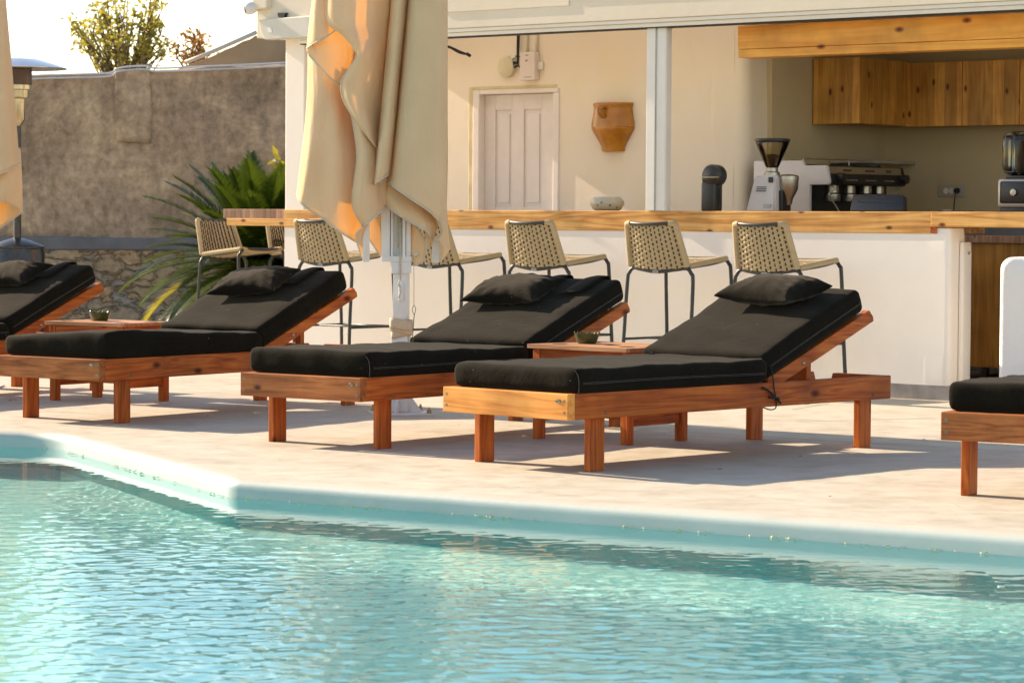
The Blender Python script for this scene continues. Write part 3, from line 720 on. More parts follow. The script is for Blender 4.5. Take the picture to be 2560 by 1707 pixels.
# ------------------------------------------------------------------ the bar building (frame: x along the front, y inwards)
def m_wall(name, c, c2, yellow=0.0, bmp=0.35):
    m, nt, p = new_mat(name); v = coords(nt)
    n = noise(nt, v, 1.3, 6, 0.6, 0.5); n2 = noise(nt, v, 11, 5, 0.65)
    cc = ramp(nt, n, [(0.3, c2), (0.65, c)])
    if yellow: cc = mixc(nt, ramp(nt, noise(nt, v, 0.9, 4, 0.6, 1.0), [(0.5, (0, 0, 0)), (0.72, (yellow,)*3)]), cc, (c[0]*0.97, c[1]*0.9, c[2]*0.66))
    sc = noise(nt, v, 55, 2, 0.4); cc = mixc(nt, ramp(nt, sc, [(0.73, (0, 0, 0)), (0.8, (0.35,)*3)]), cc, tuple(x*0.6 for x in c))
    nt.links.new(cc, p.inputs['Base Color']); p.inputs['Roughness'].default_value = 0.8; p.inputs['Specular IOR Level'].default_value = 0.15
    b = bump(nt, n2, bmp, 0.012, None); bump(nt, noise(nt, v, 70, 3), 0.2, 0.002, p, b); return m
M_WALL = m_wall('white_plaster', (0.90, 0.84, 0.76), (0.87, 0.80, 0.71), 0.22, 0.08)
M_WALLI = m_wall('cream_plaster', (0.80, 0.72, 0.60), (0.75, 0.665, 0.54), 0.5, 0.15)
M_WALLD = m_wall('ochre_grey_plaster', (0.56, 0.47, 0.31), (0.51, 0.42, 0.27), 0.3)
M_SKIRT = m_plain('grey_cement', (0.27, 0.25, 0.235), 0.8, var=0.35, scale=8)
M_ALU = m_plain('white_aluminium', (0.74, 0.72, 0.66), 0.35, var=0.04)
M_FASC = m_wall('cream_fascia', (0.76, 0.68, 0.55), (0.71, 0.63, 0.49), 0.3, 0.12)
M_GAP = m_plain('shadow_gap_rubber', (0.02, 0.018, 0.016), 0.7)
KD, KM, KL = (0.34, 0.12, 0.025), (0.62, 0.30, 0.08), (0.80, 0.48, 0.17)
PW = [m_wood('honey_pine_'+'xyz'[i], i, KD, KM, KL, rough=0.4, knots=0.8, grain=0.8) for i in range(3)]
PWC = m_wood('cabinet_pine', 2, (0.40, 0.17, 0.035), (0.60, 0.30, 0.07), (0.70, 0.40, 0.11), rough=0.4, knots=0.8, grain=0.8, plank=0.092, plank_axis=0)
PWC2 = m_wood('cabinet_side_pine', 2, (0.40, 0.17, 0.035), (0.60, 0.30, 0.07), (0.70, 0.40, 0.11), rough=0.4, knots=0.8, grain=0.8, plank=0.092, plank_axis=1)
PWB = m_wood('beam_pine', 0, (0.60, 0.22, 0.03), (0.76, 0.33, 0.05), (0.84, 0.42, 0.08), rough=0.35, knots=0.6, grain=0.5)
PWE = m_wood('end_grain_pine', 2, (0.24, 0.12, 0.08), (0.36, 0.20, 0.13), (0.50, 0.32, 0.21), rough=0.6, knots=1.4, grain=0.7, plank=0.11, plank_axis=0)

def bthing(name, label, cat, group=None): return thing(name, label, cat, P0, -FA, group)
def m_trans():
    m, nt, p = new_mat('milky_fill_panel'); t = node(nt, 'BsdfTranslucent'); t.inputs[0].default_value = (0.95, 0.93, 0.88, 1); mx = node(nt, 'MixShader'); mx.inputs[0].default_value = 0.8
    p.inputs['Base Color'].default_value = (0.8, 0.8, 0.78, 1); nt.links.new(p.outputs[0], mx.inputs[1]); nt.links.new(t.outputs[0], mx.inputs[2]); nt.links.new(mx.outputs[0], nt.nodes['Material Output'].inputs['Surface']); return m
bld = thing('bar_building', 'white plastered pool bar building with an open front, cream fascia and recessed kitchen', 'building', P0, -FA)
def softbox(x0, x1, y0, y1, z0, z1, r=0.03, wob=0.006, seed=0, n=14):
    "box with hand-plastered rounded edges"
    b2 = bmesh.new(); bmesh.ops.create_cube(b2, size=1.0)
    for v in b2.verts: v.co = Vector(((x0+x1)/2+v.co.x*(x1-x0), (y0+y1)/2+v.co.y*(y1-y0), (z0+z1)/2+v.co.z*(z1-z0)))
    bmesh.ops.subdivide_edges(b2, edges=list(b2.edges), cuts=n, use_grid_fill=True)
    for v in b2.verts:
        p = v.co; q = Vector((max(x0+r, min(x1-r, p.x)), max(y0+r, min(y1-r, p.y)), max(z0+r, min(z1-r, p.z)))); d = p-q
        if d.length > 1e-6: v.co = q+d.normalized()*r
        w = wob*(math.sin(p.z*7+p.x*3+seed)+0.6*math.sin(p.x*9+p.y*5+seed*2))
        if d.length > 1e-6: v.co += d.normalized()*w*0.5
    return b2
# front wall under the counter, its soft right-hand end
w = MB(); w.box(-5.42, -0.03, 0.0, 0.16, 0.0, 0.977)
w.join(softbox(-0.20, 0.0, 0.0006, 0.185, 0.0, 1.015, 0.025, 0.0012, 1, 12)); w.build('counter_wall', M_WALL, bld, smooth=40)
w = MB(); w.box(-5.45, 0.001, -0.012, -0.0005, 0.0, 0.088, 0.002); w.box(0.001, 0.012, -0.012, 0.08, 0.0, 0.088, 0.002); w.build('skirting', M_SKIRT, bld)
# pillar at the left end, full height
w = MB(); w.box(-5.42, -5.23, 0.002, 0.30, 0.0, 2.62, 0.01); w.box(-5.42, -5.3, 0.30, 1.7, 2.25, 2.6); w.build('corner_pillar', M_WALL, bld)
# back wall with the door (cut round the recess), rounded corner, kitchen walls
w = MB(); X0, X1, DZ = -4.63, -3.93, 1.945
w.box(-5.42, X0-0.03, 1.2, 1.45, 0, 2.6); w.box(X1+0.03, -2.40, 1.2, 1.45, 0, 2.6); w.box(X0-0.03, X1+0.03, 1.2, 1.45, DZ+0.02, 2.6)
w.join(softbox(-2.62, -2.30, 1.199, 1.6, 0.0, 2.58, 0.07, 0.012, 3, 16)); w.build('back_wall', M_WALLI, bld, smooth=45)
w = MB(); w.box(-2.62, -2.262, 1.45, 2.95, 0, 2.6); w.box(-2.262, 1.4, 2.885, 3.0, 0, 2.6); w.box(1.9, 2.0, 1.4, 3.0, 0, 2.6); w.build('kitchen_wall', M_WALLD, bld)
# left side is open; roof slab and ceiling
w = MB(); w.box(-5.55, 1.5, 1.05, 3.1, 2.60, 2.78)
for k in range(9): w.box(-5.4+k*0.8, -5.3+k*0.8, 0.15, 1.049, 2.64, 2.74)
rp_ = MB(); rp_.box(-5.55, 1.5, 0.151, 1.20, 2.785, 2.79); rp_.build('unseen_fill_panels', m_trans(), bld)  # unseen milky sheet, added to light the interior softly from above
w.build('roof', M_WALL, bld)
w = MB(); w.box(-2.26, 1.4, 1.06, 2.885, 2.42, 2.44); w.build('ceiling', M_WALL, bld)
w = MB(); w.box(-5.60, 1.6, -0.10, 0.15, 2.312, 2.80, 0.004); w.box(-3.86, -2.78, -0.108, -0.1005, 2.42, 2.70, 0.002); w.box(-2.74, -1.6, -0.107, -0.1005, 2.455, 2.70, 0.002); w.build('fascia', M_FASC, bld)
w = MB()
for zz, dy, h in ((2.300, -0.04, 0.012), (2.283, -0.05, 0.012), (2.27, -0.045, 0.01)): pass
w.box(-5.22, 1.5, -0.085, 0.06, 2.288, 2.311, 0.003); w.box(-5.22, 1.5, -0.06, 0.05, 2.262, 2.287, 0.002); w.build('window_head_track', M_ALU, bld)
w = MB(); w.box(-5.22, 1.5, -0.055, 0.04, 2.2555, 2.2615); w.build('track_seal', M_GAP, bld)
for k, (xa, xb) in enumerate(((-2.205, -2.138), (-2.132, -2.062))):
    m_ = MB(); m_.box(xa, xb, -0.035+0.01*k, 0.03+0.01*k, 1.107, 2.262, 0.003); m_.box(xb-0.002, xb+0.006, -0.03+0.01*k, 0.0+0.01*k, 1.107, 2.25); m_.build('sliding_window_post', M_ALU, bld)
w = MB(); w.box(-2.137, -2.133, -0.03, 0.02, 1.107, 2.25); w.build('post_seal', M_GAP, bld)
# counter: thick pine slab, its thinner run on the right, bench top at the left end
ct = bthing('bar_counter', 'long honey-coloured pine bar counter on the white wall', 'counter')
w = MB(); w.box(-5.42, -0.128, -0.006, 0.62, 0.978, 1.106, 0.004); w.build('counter_slab', PW[0], ct)
w = MB(); w.box(-0.126, 1.5, -0.012, 0.60, 1.017, 1.107, 0.004); w.build('counter_flap', PW[0], ct)
w = MB(); w.box(-0.127, -0.09, -0.005, 0.0, 0.978, 1.016, 0.002); w.build('slab_end', LW[1], ct)
w = MB(); w.box(-6.03, -5.421, -0.005, 1.9, 1.043, 1.108, 0.003); w.build('counter_end_boards', PWE, ct)
w = MB(); w.box(-5.99, -5.05, -0.010, 0.02, 0.990, 1.0425, 0.003); w.box(-5.99, -5.45, 0.02, 1.85, 0.99, 1.0425, 0.003); w.build('edge_batten', PW[0], ct)
# beam across the kitchen opening
bm_ = bthing('timber_beam', 'broad orange pine beam above the kitchen opening', 'beam')
w = MB(); w.box(-1.635, 1.4, 0.15, 0.30, 2.115, 2.259, 0.003); w.box(-1.63, 1.4, 0.148, 0.30, 2.062, 2.113, 0.003); w.build('beam_boards', PWB, bm_)
# cabinets on the wall
cb = bthing('wall_cabinet', 'L-shaped pine wall cabinet with vertical boards, hung in the kitchen corner', 'cabinet')
w = MB(); w.box(-2.25, -1.875, 1.93, 1.95, 1.712, 2.16, 0.002); w.build('end_panel', PWC, cb)
w = MB(); w.box(-1.893, -1.875, 1.951, 2.54, 1.712, 2.157, 0.002); w.build('side_door', PWC2, cb)
w = MB(); w.box(-2.25, -1.895, 1.951, 2.88, 1.714, 2.15); w.build('cabinet_box', PWC, cb)
for k in range(4):
    xa = -1.872+k*0.445; w = MB(); w.box(xa, xa+0.440, 2.528, 2.546, 1.706, 2.146, 0.002); w.build('front_door', PWC, cb)
w = MB(); w.box(-1.89, 0.0, 2.548, 2.88, 1.71, 2.14); w.build('front_box', PWC, cb)
# door
dr = bthing('panel_door', 'white painted panelled door in the wall behind the bar', 'door')
M_DOOR = m_plain('door_paint', (0.73, 0.67, 0.63), 0.5, var=0.05, bmp=0.1, bscale=20)
w = MB(); DY = 1.265; X0 = -4.63
w.box(X0, -3.95, DY, DY+0.03, 0.0, 1.94)
for xa, xb in ((X0, X0+0.10), (X0+0.255, X0+0.365), (X0+0.53, -3.95)): w.box(xa, xb, DY-0.012, DY-0.0005, 0.0, 1.939, 0.003)
for za, zb in ((0, 0.2), (0.95, 1.13), (1.83, 1.939)): w.box(X0+0.1002, X0+0.2548, DY-0.0118, DY-0.0005, za, zb, 0.003); w.box(X0+0.3652, X0+0.5298, DY-0.0118, DY-0.0005, za, zb, 0.003)
for xa, xb in ((X0+0.125, X0+0.23), (X0+0.39, X0+0.505)):
    for za, zb in ((0.24, 0.91), (1.165, 1.80)): w.box(xa, xb, DY-0.008, DY-0.0003, za, zb, 0.003)
w.build('door_leaf', M_DOOR, dr)
w = MB(); w.box(X0-0.06, X0-0.001, 1.188, 1.30, 0, 1.975, 0.006); w.box(X0-0.0008, -3.90, 1.188, 1.30, 1.942, 1.975, 0.006); w.box(-3.948, -3.895, 1.19, 1.30, 0, 1.941, 0.006); w.build('door_frame', M_DOOR, dr)
w = MB(); w.box(X0-0.105, X0-0.061, 1.196, 1.21, 0, 1.998, 0.004); w.box(X0-0.06, -3.92, 1.196, 1.21, 1.976, 1.999, 0.004); w.build('plaster_edge', m_plain('yellowed_plaster', (0.66, 0.55, 0.33), 0.8, var=0.2, scale=6), dr)
# downpipe-like white post at the wall end, opening and things behind it
po = bthing('white_post', 'narrow white painted post at the right end of the counter wall', 'post')
w = MB(); w.join(softbox(0.003, 0.034, 0.095, 0.20, 0.0, 0.93, 0.012, 0.001, 5, 8)); w.build('post_body', M_WALL, po, smooth=50)
for px_, pz_ in ((0.118, 0.872), (0.126, 0.879), (0.115, 0.862)): pass
w = MB(); w.box(0.0345, 0.0355, 0.15, 0.165, 0.857, 0.866); w.box(0.0345, 0.0355, 0.165, 0.175, 0.868, 0.873); w.box(0.0345, 0.0355, 0.145, 0.150, 0.868, 0.875); w.build('paint_chip', M_BROWNPL, po)
wc = bthing('wooden_side_cabinet', 'brown wooden cabinet with a pale top, seen through the gap beside the counter', 'cabinet')
w = MB(); w.box(-0.80, -0.29, 1.30, 1.75, 0.13, 0.915, 0.004); w.build('cabinet_body', m_wood('brown_ply', 2, (0.26, 0.11, 0.022), (0.40, 0.19, 0.042), (0.48, 0.25, 0.06), rough=0.45, grain=0.6), wc)
w = MB(); w.box(-0.81, -0.25, 1.28, 1.77, 0.9155, 0.962, 0.004); w.build('cabinet_top', PWE, wc)
for x_ in (-0.76, -0.36):
    for y_ in (1.36, 1.68): w = MB(); w.box(x_, x_+0.04, y_, y_+0.04, 0, 0.1295); w.build('leg', M_BLACKPL, wc)
fz = bthing('steel_fridge', 'grey steel fridge side standing in the shade behind the counter', 'fridge')
w = MB(); w.box(-1.3, -0.30, 2.2, 2.8, 0.05, 1.02, 0.01); w.build('fridge_body', m_plain('blue_grey_steel', (0.16, 0.17, 0.19), 0.4, 0.5), fz)
w = MB(); w.box(-0.26, 0.6, 2.15, 2.8, 0.12, 1.03, 0.006); w.build('fridge_door', M_BLACKPL, fz)
# rounded white parapet on the right
pw = thing('white_parapet', 'thick rounded white plaster parapet at the right edge, its left edge lit by the sun', 'wall', BF(0.46, -0.22), -R(20))
def parapet():
    def sm(t): t = max(0.0, min(1.0, t)); return t*t*(3-2*t)
    pts = [(0.0, 0.0), (0.0, 0.4), (0.0, 0.7)]+[(0.07-0.07*math.cos(k*math.pi/16), 0.78+0.07*math.sin(k*math.pi/16)) for k in range(9)]
    pts += [(x, 0.85+0.05*sm((x-0.12)/0.28)) for x in np.linspace(0.085, 2.2, 60)]+[(2.2, 0.4), (2.2, 0.0)]
    m = MB(); T = 0.34; rows = []
    for off, inn in ((0.0, 0.026), (0.008, 0.010), (0.026, 0.0), (T-0.026, 0.0), (T-0.008, 0.010), (T, 0.026)):
        # shrink towards the inside, column by column
        rows.append([((x+inn if x < 1.1 else x) if (z < 0.79 or x < 0.07) else x, off, z-(inn if z > 0.79 else 0)) for x, z in pts])
    g = m.grid(rows)
    m.bm.faces.new(g[0]); m.bm.faces.new(list(reversed(g[-1])))
    return m
parapet().build('parapet_wall', m_wall('whitewash', (0.80, 0.78, 0.76), (0.76, 0.73, 0.70), 0.0, 0.7), pw, smooth=35)
# bracket box and security camera on the left end of the fascia
bx = thing('outdoor_lamp_box', 'pale tapered rectangular light box under the left end of the fascia', 'lamp', BF(-5.6, -0.12), -FA)
def at_f(x, y, b): 
    r = ray(x, y); import numpy as _n
    A = _n.array([[r[0], -E1.x], [r[1], -E1.y]]); t, a = _n.linalg.solve(A, _n.array([P0.x+b*E2.x, P0.y+b*E2.y])); return a, CAM_H+r[2]*t
pts = [at_f(x, y, -0.14) for x, y in ((645, 50), (690, 46), (800, 38), (800, 92), (661, 100), (652, 80))]
a0 = -5.6
w = MB(); w.prism([(a+5.6, z) for a, z in pts], -0.02, 0.06, 0.006); w.build('lamp_body', m_plain('grey_white_box', (0.60, 0.58, 0.50), 0.5, var=0.08), bx)
w = MB(); qs = [at_f(x, y, -0.165) for x, y in ((662, 68), (672, 68), (675, 81), (665, 81))]; w.prism([(a+5.6, z) for a, z in qs], -0.0235, -0.0205); w.build('sensor_window', m_plain('sensor_white', (0.78, 0.78, 0.72), 0.3), bx)
w = MB(); qs = [at_f(x, y, -0.12) for x, y in ((696, 33), (716, 33), (712, 44), (698, 44))]; w.prism([(a+5.6, z) for a, z in qs], -0.01, 0.04); w.build('mounting_knuckle', M_BLACKPL, bx)
sc_ = thing('security_camera', 'small white dome security camera at the left end of the fascia', 'camera', BF(-5.72, -0.10, 0), -FA)
(ca, cz), (cb_, cz2) = at_f(623, 22, -0.16), at_f(650, 10, -0.1)
Mc = Matrix.Translation((ca+5.72, -0.06, cz)) @ Matrix.Rotation(R(-38), 4, 'Z') @ Matrix.Rotation(R(105), 4, 'X')
w = MB(); w.lathe([(0.0001, -0.06), (0.03, -0.055), (0.043, -0.03), (0.045, 0.0), (0.040, 0.022), (0.031, 0.03)], 24, mat=Mc); w.build('camera_body', M_WHITE, sc_, smooth=40)
w = MB(); w.lathe([(0.031, 0.030), (0.026, 0.0335), (0.0001, 0.034)], 24, mat=Mc); w.build('camera_lens', M_BLACKPL, sc_, smooth=40)
w = MB(); w.box(ca+5.72+0.02, ca+5.72+0.16, -0.05, 0.02, cz-0.005, cz+0.08, 0.008); w.build('mounting_box', M_FASC, sc_)
w = MB(); w.tube(smoothpts([(ca+5.70, -0.05, cz+0.06), (ca+5.66, -0.05, cz+0.02), (ca+5.665, -0.05, cz-0.02), (ca+5.68, -0.05, cz-0.03)], 5), 0.002, 5); w.build('camera_wire', M_BLACKPL, sc_)
# ------------------------------------------------------------------ folded parasols
def m_canvas():
    m, nt, p = new_mat('beige_canvas'); out = nt.nodes['Material Output']
    v = coords(nt); fine = noise(nt, coords(nt, (420, 420, 420)), 1, 2); big = noise(nt, v, 4.5, 4)
    c = ramp(nt, big, [(0.3, (0.80, 0.66, 0.42)), (0.7, (0.87, 0.74, 0.49))]); c = mixc(nt, 1.0, c, ramp(nt, fine, [(0.3, (0.93,)*3), (0.7, (1.05,)*3)]), 'MULTIPLY')
    nt.links.new(c, p.inputs['Base Color']); p.inputs['Roughness'].default_value = 0.85; p.inputs['Specular IOR Level'].default_value = 0.12
    b_ = bump(nt, noise(nt, coords(nt, (7, 7, 1.6)), 1.4, 5, 0.6, 0.4), 0.55, 0.03, None); bump(nt, fine, 0.25, 0.0015, p, b_)
    tr = node(nt, 'BsdfTranslucent'); tr.inputs[0].default_value = (1.0, 0.62, 0.06, 1)
    mx = node(nt, 'MixShader'); mx.inputs[0].default_value = 0.34
    nt.links.new(p.outputs[0], mx.inputs[1]); nt.links.new(tr.outputs[0], mx.inputs[2]); nt.links.new(mx.outputs[0], out.inputs['Surface']); return m
M_CANVAS = m_canvas()
M_HEM = m_plain('pale_hem_tape', (0.58, 0.54, 0.44), 0.8, var=0.1, scale=30)
K = 1.08844                                           # outline notes were taken on a 2352 pixel wide copy
UB = at_z(1002, 1034, 0.0)                             # foot of the pole
def cr_row(row, n):
    return smoothpts(row, n)
def sheet(mb, grid_, depth0, nu=6, nv=6):
    "control grid of (x, y, depth offset) -> smooth cloth"
    W = [[at_d(x*K, y*K, depth0+d) for x, y, d in r] for r in grid_]
    rows = [cr_row(r, nu) for r in W]
    cols = list(zip(*rows)); cols = [smoothpts(list(c), nv) for c in cols]
    rows = list(zip(*cols)); mb.grid([list(r) for r in rows])
    return [list(r) for r in rows]
um = thing('folded_parasol', 'large beige folded parasol on a white pole between the loungers, in front of the bar', 'parasol', UB, 0)
def local(mb, o):
    bmesh.ops.transform(mb.bm, matrix=Matrix.Translation(o), verts=mb.bm.verts); return mb
D0 = UB.y
cv = MB(); hm = MB()
def Y(y, *pts): return [(x, y, d) for x, d in pts]
def add(grid_, hems=('b',), nu=6, nv=6):
    if grid_[0][0][1] <= -25: grid_ = [[(x, -170, d) for x, y, d in grid_[0]]]+list(grid_)
    rows = sheet(cv, grid_, D0, nu, nv)
    for h in hems:
        pts = {'b': rows[-1], 't': rows[0], 'l': [r[0] for r in rows], 'r': [r[-1] for r in rows]}[h]
        hm.tube([Vector(p)+Vector((0, -0.001, 0)) for p in pts], 0.0042, 6)
    return rows
# back folds
add([Y(-25, (760, .10), (800, .20), (860, .24), (930, .22), (990, .16), (1028, .02)), Y(200, (765, .12), (800, .21), (860, .25), (930, .23), (995, .17), (1028, .02)),
     Y(390, (775, .14), (810, .22), (865, .25), (935, .24), (1000, .17), (1028, .01)), [(800, 505, .14), (830, 520, .22), (870, 500, .25), (935, 520, .24), (1000, 510, .17), (1024, 520, -.01)]])
add([Y(-25, (800, .08), (850, .14), (920, .12), (990, .08), (1024, .0)), Y(200, (805, .09), (850, .15), (920, .13), (990, .08), (1024, 0)), Y(390, (815, .10), (860, .15), (930, .13), (995, .08), (1022, -.01)), [(825, 500, .1), (865, 490, .14), (930, 505, .12), (985, 500, .07), (1018, 500, -.02)]], ())
add([Y(-25, (835, .0), (930, .06), (985, .03), (1018, -.03)), Y(200, (835, .0), (930, .07), (985, .03), (1018, -.03)), Y(390, (850, .0), (935, .05), (985, .02), (1014, -.05)), [(905, 440, .0), (940, 460, .04), (985, 480, 0), (1010, 495, -.05)]], ())
add([Y(-25, (716, .06), (726, .10), (745, .13), (785, .15)), Y(60, (716, .07), (726, .11), (745, .14), (785, .16)), Y(120, (716, .09), (726, .12), (745, .15), (790, .17))], ())
add([Y(105, (708, .015), (720, .07), (742, .11), (785, .14)), Y(260, (704, .025), (715, .08), (742, .12), (785, .15)), Y(400, (687, .04), (702, .09), (740, .14), (790, .17))], ())
# left flap
add([[(707, 118, .02), (722, 126, -.05), (745, 148, -.08), (772, 172, -.04), (803, 180, .0), (838, 190, .04)], [(706, 200, .02), (722, 206, -.05), (745, 212, -.085), (773, 222, -.07), (803, 230, 0), (840, 240, .04)],
     Y(290, (700, .03), (717, -.05), (745, -.08), (772, -.105), (803, -.04), (842, .03)), Y(395, (687, .04), (705, -.055), (738, -.07), (772, -.12), (805, -.07), (846, 0)),
     [(681, 446, .03), (694, 470, -.055), (735, 498, -.07), (772, 527, -.12), (800, 545, -.09), (824, 560, -.02)]])
# upper left corner: outer face, then the inner face glowing below it
add([Y(-25, (718, -.10), (727, -.165), (745, -.175), (768, -.13)), Y(40, (712, -.10), (722, -.17), (743, -.185), (766, -.14)), [(704, 112, -.10), (720, 101, -.175), (745, 88, -.19), (770, 71, -.15)]])
add([[(706, 108, -.09), (722, 96, -.12), (748, 80, -.13), (778, 60, -.11), (806, 62, -.09)], [(704, 116, -.10), (726, 122, -.13), (755, 124, -.14), (785, 118, -.12), (816, 118, -.09)], [(708, 126, -.11), (728, 148, -.14), (752, 173, -.15), (771, 191, -.13), (784, 202, -.1)]])
# front panel whose hem winds down to the right
add([[(752, -25, -.20), (768, -25, -.25), (806, -25, -.235), (850, -25, -.15), (901, -25, -.04)], [(751, 50, -.20), (770, 50, -.255), (806, 50, -.24), (845, 50, -.15), (894, 50, -.04)],
     [(784, 78, -.22), (797, 78, -.255), (820, 78, -.24), (850, 78, -.15), (891, 78, -.04)], [(813, 112, -.23), (822, 112, -.255), (837, 112, -.24), (858, 112, -.15), (888, 112, -.04)],
     [(817, 134, -.23), (825, 134, -.26), (838, 134, -.24), (858, 134, -.15), (886, 134, -.04)], [(789, 178, -.20), (806, 178, -.24), (828, 178, -.22), (852, 178, -.14), (882, 178, -.04)],
     [(783, 205, -.19), (802, 205, -.23), (824, 205, -.21), (850, 205, -.13), (880, 205, -.04)], [(793, 240, -.19), (808, 240, -.23), (827, 240, -.21), (850, 240, -.13), (877, 240, -.04)],
     [(826, 290, -.20), (834, 290, -.23), (845, 290, -.2), (857, 290, -.13), (872, 290, -.05)], [(863, 338, -.15), (864, 340, -.15), (866, 342, -.14), (867, 343, -.12), (868, 344, -.09)]], ('l',), 5, 4)
# middle fold
add([Y(215, (796, -.10), (812, -.13), (835, -.06), (858, .02)), Y(290, (812, -.12), (827, -.165), (845, -.12), (866, -.03)), Y(365, (820, -.13), (832, -.19), (848, -.18), (870, -.10)),
     Y(468, (809, -.13), (824, -.20), (848, -.19), (884, -.10)), [(834, 521, -.14), (842, 514, -.2), (860, 500, -.19), (887, 474, -.1)]], ('l', 'b'))
add([[(836, 500, -.12), (850, 500, -.08)], [(834, 520, -.12), (842, 520, -.08)], [(817, 541, -.12), (833, 545, -.07)], [(826, 577, -.11), (833, 575, -.07)], [(829, 592, -.1), (832, 590, -.08)]], ('l',), 3, 5)
add([Y(470, (852, 0), (863, .01), (874, .0)), [(846, 520, -.01), (862, 515, 0), (875, 505, 0)], [(845, 545, -.02), (860, 568, -.02), (876, 592, -.02)]], ('b',))
# narrow pleat
add([Y(-25, (900, -.05), (906, -.15), (920, -.17), (937, -.07)), Y(150, (884, -.07), (891, -.17), (905, -.19), (921, -.09)), Y(290, (871, -.10), (878, -.20), (892, -.21), (908, -.11)), [(857, 424, -.14), (864, 420, -.23), (877, 411, -.235), (894, 400, -.16)]], ('b',))
add([[(858, 405, -.12), (872, 402, -.12), (890, 400, -.1)], [(860, 440, -.12), (874, 440, -.12), (888, 440, -.1)], [(872, 462, -.11), (878, 466, -.11), (886, 472, -.1)]], ('l',))
# big right-hand panel
add([Y(-25, (937, -.03), (945, -.13), (965, -.165), (1000, -.13), (1018, -.09), (1028, .02)), Y(180, (919, -.05), (928, -.155), (955, -.185), (995, -.145), (1015, -.10), (1028, .02)),
     Y(380, (898, -.09), (910, -.19), (945, -.21), (990, -.165), (1014, -.11), (1027, .01)), [(889, 418, -.12), (905, 430, -.20), (945, 458, -.215), (985, 485, -.18), (1010, 508, -.12), (1024, 505, -.01)]], ('b',))
add([Y(440, (975, -.09), (1000, -.12), (1024, -.02)), [(1012, 528, -.10), (1018, 525, -.12), (1029, 520, -.02)], [(1000, 549, -.10), (1014, 552, -.13), (1033, 560, -.02)], [(1008, 560, -.1), (1020, 572, -.12), (1033, 574, -.03)], [(1011, 604, -.1), (1013, 602, -.1), (1016, 598, -.08)]], ('l',), 4, 5)
# inner faces below it
add([[(862, 412, -.07), (900, 425, -.09), (940, 450, -.09), (980, 478, -.07), (1008, 505, -.05)], [(875, 445, -.08), (905, 462, -.12), (942, 485, -.12), (980, 505, -.11), (1002, 530, -.06)], [(884, 471, -.08), (911, 491, -.13), (945, 512, -.14), (979, 530, -.13), (992, 552, -.08)]])
add([[(975, 520, -.06), (990, 525, -.05), (1002, 528, -.03)], [(977, 550, -.06), (986, 550, -.06), (993, 552, -.05)], [(976, 574, -.05), (980, 572, -.05), (985, 566, -.05)]], ('b',), 4, 4)
add([[(905, 490, .02), (925, 500, .0), (950, 514, -.03)], [(908, 540, .01), (940, 545, -.02), (974, 549, -.05)], [(915, 570, 0), (945, 572, -.03), (977, 566, -.05)], [(943, 588, -.02), (955, 590, -.04), (975, 584, -.05)], [(953, 609, -.03), (955, 610, -.04), (974, 599, -.05)]], ('r', 'b', 'l'), 4, 4)
local(cv, -UB); cvo = cv.build('canopy', M_CANVAS, um, smooth=180, solid=0.0014, recalc=False)
local(hm, -UB); hm.build('hem_tape', M_HEM, cvo, smooth=180)
def U_(x, y, d=0.0): return at_d(x, y, D0+d)-UB        # source pixels
bt = MB(); q = U_(1039.8, 637, -.06); bt.lathe([(0.0001, -0.004), (0.007, -0.004), (0.0085, -0.0015), (0.0125, -0.001), (0.0125, 0.0015), (0.0001, 0.0015)], 20, mat=Matrix.Translation(q) @ Matrix.Rotation(math.pi/2, 4, 'X') @ Matrix.Scale(-1, 4, (0, 0, 1)))
bt.build('snap_button', M_STEEL, cvo, smooth=40)
def vbox(name, x0, x1, y0, y1, d0, d1, mat, parent=um, bev=0.003):
    a = U_(x0, y1, (d0+d1)/2); b = U_(x1, y0, (d0+d1)/2)
    m = MB(); m.box(a.x, b.x, d0, d1, a.z, b.z, bev); return m.build(name, mat, parent)
for x0, x1, y0, y1, d in ((906.4, 924.3, 540, 655, -.05), (1079.6, 1097.5, 590, 657, -.03), (1003, 1015, 470, 650, .09), (948, 962, 480, 640, .12)):
    vbox('rib', x0, x1, y0, y1, d, d+0.02, M_WHITE)
hub = vbox('mast_housing', 953.7, 977, 440, 651, -.045, .045, M_WHITE)
vbox('housing_rail', 977, 983, 440, 650, -.055, -.046, M_WHITE, hub); vbox('housing_rail', 1006, 1014.5, 440, 650, -.055, -.046, M_WHITE, hub)
vbox('housing_back', 977, 1028, 440, 650, -.012, .045, M_WHITE, hub)
vbox('housing_cheek', 1014.8, 1028, 440, 650, -.045, -.013, M_WHITE, hub)
vbox('inner_mast', 975, 1030, -190, 439, -.045, .045, M_WHITE, hub); vbox('bottom_cap', 955, 1030, 640, 654, -.05, .05, M_WHITE, hub); vbox('collar', 978, 1028, 654, 684, -.052, .048, M_WHITE, um, 0.006)
pl = MB(); zt_ = U_(1000, 680).z; MR = Matrix.Rotation(R(-14), 4, 'Z')
pl.box(-0.037, 0.037, -0.037, 0.037, U_(1000, 835).z, zt_, 0.006, mat=MR); pl.box(-0.044, 0.044, -0.044, 0.044, 0.01, U_(1000, 838).z, 0.007, mat=MR); pl.build('pole', M_WHITE, um, smooth=35)
bp = MB(); bp.box(-0.155, 0.155, -0.155, 0.155, 0.0, 0.010, 0.002, mat=Matrix.Rotation(R(12), 4, 'Z')); bpo = bp.build('base_plate', M_WHITE, um)
gs = MB()
for k in range(4): gs.prism([(0.05, 0.01), (0.115, 0.01), (0.115, 0.02), (0.06, 0.09), (0.05, 0.09)], -0.004, 0.004, mat=MR @ Matrix.Rotation(k*math.pi/2, 4, 'Z'))
gs.build('gusset', M_WHITE, bpo)
